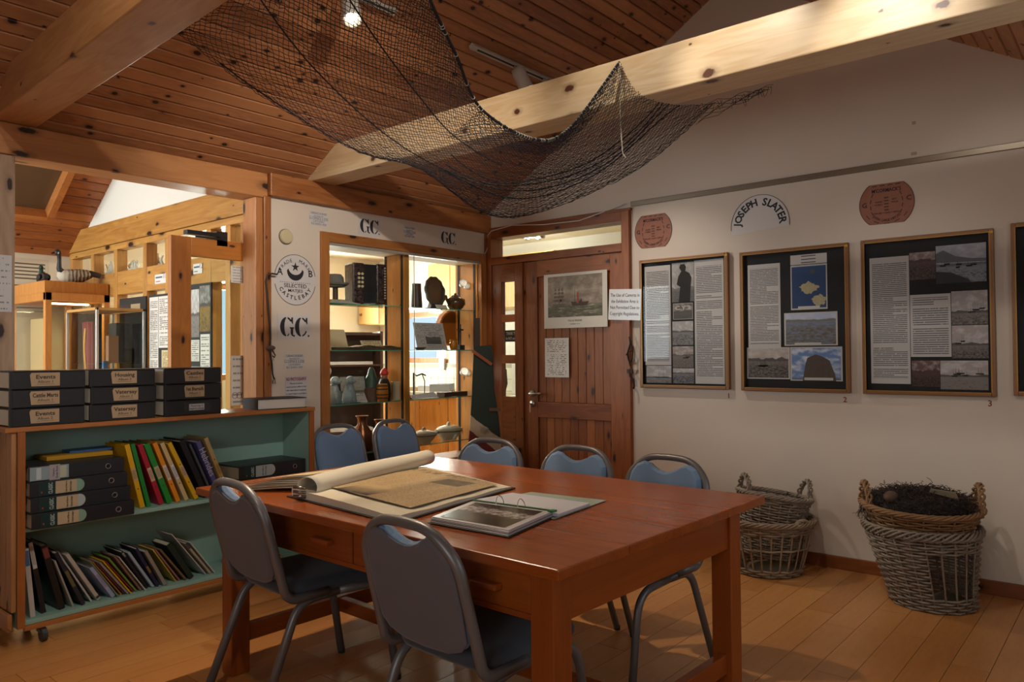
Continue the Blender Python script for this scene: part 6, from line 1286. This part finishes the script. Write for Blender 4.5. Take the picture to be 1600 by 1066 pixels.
for (i, j), p in V.items():
    for dj in (-1, 1):
        if (i+1, j+dj) in V and rr.random() > .002: mb.tube([p, V[i+1, j+dj]], .0013, 3, caps=False)
o = mb.build('mesh', flat('#191c24', .7), net); o['kind'] = 'stuff'
rp = [NS(i/60, 0) for i in range(61)]; MB().tube(rp, .0055, 7).build('edge_rope', flat('#1b1d22', .8), net, smooth=True)
mb = MB()
for i in range(14, 60):
    for t in (0, .5):
        if rr.random() < (.75 if i > 36 else .35):
            c = rp[i].lerp(rp[min(i+1, 60)], t); d = (rp[min(i+1, 60)]-rp[i-1]).normalized(); a = d.orthogonal().normalized(); b = d.cross(a)
            mb.tube([c+(a*cos(q)+b*sin(q))*.0065+d*.004*sin(q*.5) for q in [2*pi*k/8 for k in range(8)]], .0016, 4, closed=True)
mb.build('lashing', flat('#b9b6a6', .8), net)['kind'] = 'stuff'
for v, u0, u1 in ((.36, .0, .62), (.68, .0, .60), (.97, .1, .7)):
    MB().tube([NS(u0+(u1-u0)*k/40, v) for k in range(41)], .0028, 5).build('seam_cord', flat('#17191f', .8), net)
fold = MB(); FA = [at(x, y, X=X) for x, y, X in ((752, 170, 2.14), (832, 217, 2.51), (888, 202, 2.73), (968, 97, 2.95))]; FB = [at(x, y, X=X) for x, y, X in ((700, 215, 2.2), (790, 234, 2.47), (868, 236, 2.70), (958, 150, 2.94))]
FV = {(i, j): spl(FA, i/60).lerp(spl(FB, i/60), j/14) for i in range(61) for j in range(15) if (i+j) % 2 == 0}
for (i, j), p in FV.items():
    for dj in (-1, 1):
        if (i+1, j+dj) in FV: fold.tube([p, FV[i+1, j+dj]], .0013, 3, caps=False)
fold.build('folded_flap', flat('#1d222e', .7), net)['kind'] = 'stuff'
# gathered dark folds under the beam
for k in range(4): MB().tube([NS(.5+.5*q/30, .50+.07*k+.04*sin(q*.3+k)) for q in range(31)], .003, 5).build('gathered_fold', flat('#1a1c22', .8), net)
hc = [at(x, y, X=2.95) for x, y in ((969, 98), (970, 140), (969, 180), (971, 215), (973, 240), (978, 247))]; MB().tube(hc, .0028, 6).build('hanging_cord', flat('#cfc8b4', .7), net)
wl = MB()
for k in range(26):
    u, v = rr.uniform(.70, .9), rr.uniform(.15, .55); p = NS(u, v)+Vector((-.004, 0, 0)); wl.tube([p, p+Vector((rr.uniform(-.01, .01), rr.uniform(-.02, .02), -rr.uniform(.01, .03)))], .001, 3)
wl.build('pale_thread', flat('#a9a49a', .8), net)['kind'] = 'stuff'
# ragged tail beyond the beam
tl = MB(); base = [G3[r][-1] for r in range(1, 4)]; e0 = at(1098, 163, X=3.22); e1 = at(1200, 135, X=3.42)
for r in range(7):
    pts = []
    for k in range(10):
        t = k/9; p = e0.lerp(e1, t); p = p+Vector((0, .012*(r-3)*(1-.3*t), -.014*r*(1-t*.75)+.008*sin(k*1.7+r))); pts.append(p)
    tl.tube(pts, .0012, 3)
for k in range(30):
    t = rr.random(); p = e0.lerp(e1, t)+Vector((0, .03*rr.uniform(-1, 1), -.05*(1-t)*rr.random())); q_ = p+Vector((rr.uniform(-.02, .02), rr.uniform(-.02, .02), -rr.uniform(.005, .045))); tl.tube([p, p.lerp(q_, .5)+Vector((.004, 0, 0)), q_], .0012, 3)
tl.build('ragged_tail', flat('#191a1e', .8), net)['kind'] = 'stuff'

# ============================================================ track lights on the ceiling slope
TN = Vector((0, -.599, -1)).normalized()          # into the room
trk = flat('#bdb8ae', .4)
def ceilp(x, y=3.09): return Vector((x, y, gz(y)))
def track(label, x0, x1, yy=3.09, nrm=TN):
    t = thing('light_track', label, 'track', Vector((x0, yy, gz(yy)))); a = atan2(-nrm.y, -nrm.z)
    MB().box((0, 0, 0), (x1-x0, .036, .026)).build('channel', trk, t, ((x1-x0)/2, nrm.y*.014, nrm.z*.014), (-a, 0, 0), bevel=.003)
    MB().box((0, 0, 0), (x1-x0-.06, .010, .004)).build('slot', flat('#2c2a28', .6), t, ((x1-x0)/2+.02, nrm.y*.0275, nrm.z*.0275), (-a, 0, 0))
    return t
track('grey lighting track on the ceiling boards behind the net', 1.62, 2.72); track('grey lighting track on the ceiling boards behind the pale tie beam', 3.315, 4.55)
def spotlamp(label, base, aim, power, on=True, ang=50, col=(1, .80, .55), nrm=TN, drop=.10):
    base = base+nrm*.03; t = thing('spotlight', label, 'spotlight', base); st = nrm*drop
    MB().tube([Vector((0, 0, 0)), nrm*.035], .013, 10).build('adapter', trk, t, smooth=True); MB().tube([nrm*.035, nrm*(drop-.025)], .008, 8).build('stem', trk, t, smooth=True)
    d = (Vector(aim)-(base+st)).normalized(); q_ = d.to_track_quat('Z', 'Y').to_euler()
    b = MB().lathe([(.015, -.075), (.040, -.065), (.045, -.03), (.046, .06), (.048, .068), (.041, .068), (.038, .035), (.005, .03)], 22).build('shade', trk, t, st, q_, smooth=True)
    if on:
        s_ = NT('lit_bulb'); e = s_.n('Emission', (1, .86, .62, 1), 28.); s_.t.links.new(e.outputs[0], s_.out.inputs[0])
        MB().lathe([(.005, .036), (.026, .038), (.026, .044), (.004, .046)], 18).build('bulb', s_.m, t, st, q_)
        l = D.lights.new('spotlight_beam', 'SPOT'); l.energy = power; l.color = col; l.spot_size = radians(ang); l.spot_blend = .8; l.shadow_soft_size = .03
        lo = D.objects.new('spotlight_beam', l); COL.objects.link(lo); lo.location = base+st+d*.075; lo.rotation_euler = d.to_track_quat('-Z', 'Y').to_euler()
    return t
spotlamp('lit white spotlight shining through the net at the top of the photo', ceilp(2.36), (1.75, 1.95, .9), 120, True, 95, drop=.15)
spotlamp('white spotlight tilted down on the track behind the pale tie beam', ceilp(3.72), (4.76, 2.35, .7), 36, True, 70, (1, .86, .72))
spotlamp('white spotlight mostly hidden behind the pale tie beam', ceilp(4.02), (4.6, 1.5, .4), 6, False)
# spotlights on the near slope, above the frame, light the pale beam
TN2 = Vector((0, .59, -1)).normalized()
for i, (x, yy, ay, pw) in enumerate(((2.2, 1.75, 1.8, 28), (2.2, 1.25, 1.25, 32), (2.2, .75, .7, 26))):
    spotlamp('white spotlight on the near ceiling slope aimed at the %s of the pale beam' % ('far half', 'middle', 'near end')[i], Vector((x, yy, gz(yy))), (2.98, ay, 2.46), pw, True, 47, (1, .95, .86), TN2)
for lb, bx, by, aim, pw, ag in (('the lettered wall', 1.75, 1.0, (3.15, 4.25, 1.85), 120, 52), ('the bookcase, added as fill', .75, 1.1, (1.9, 4.0, 1.0), 75, 60), ('the ceiling over the opening, added fill', .45, 1.0, (2.2, 3.6, 2.2), 30, 70)):  # bookcase and ceiling spots are unseen lamps, added for general fill
    spotlamp('white spotlight on the near ceiling slope aimed at '+lb, Vector((bx, by, gz(by))), aim, pw, True, ag, (1, .92, .80), TN2)
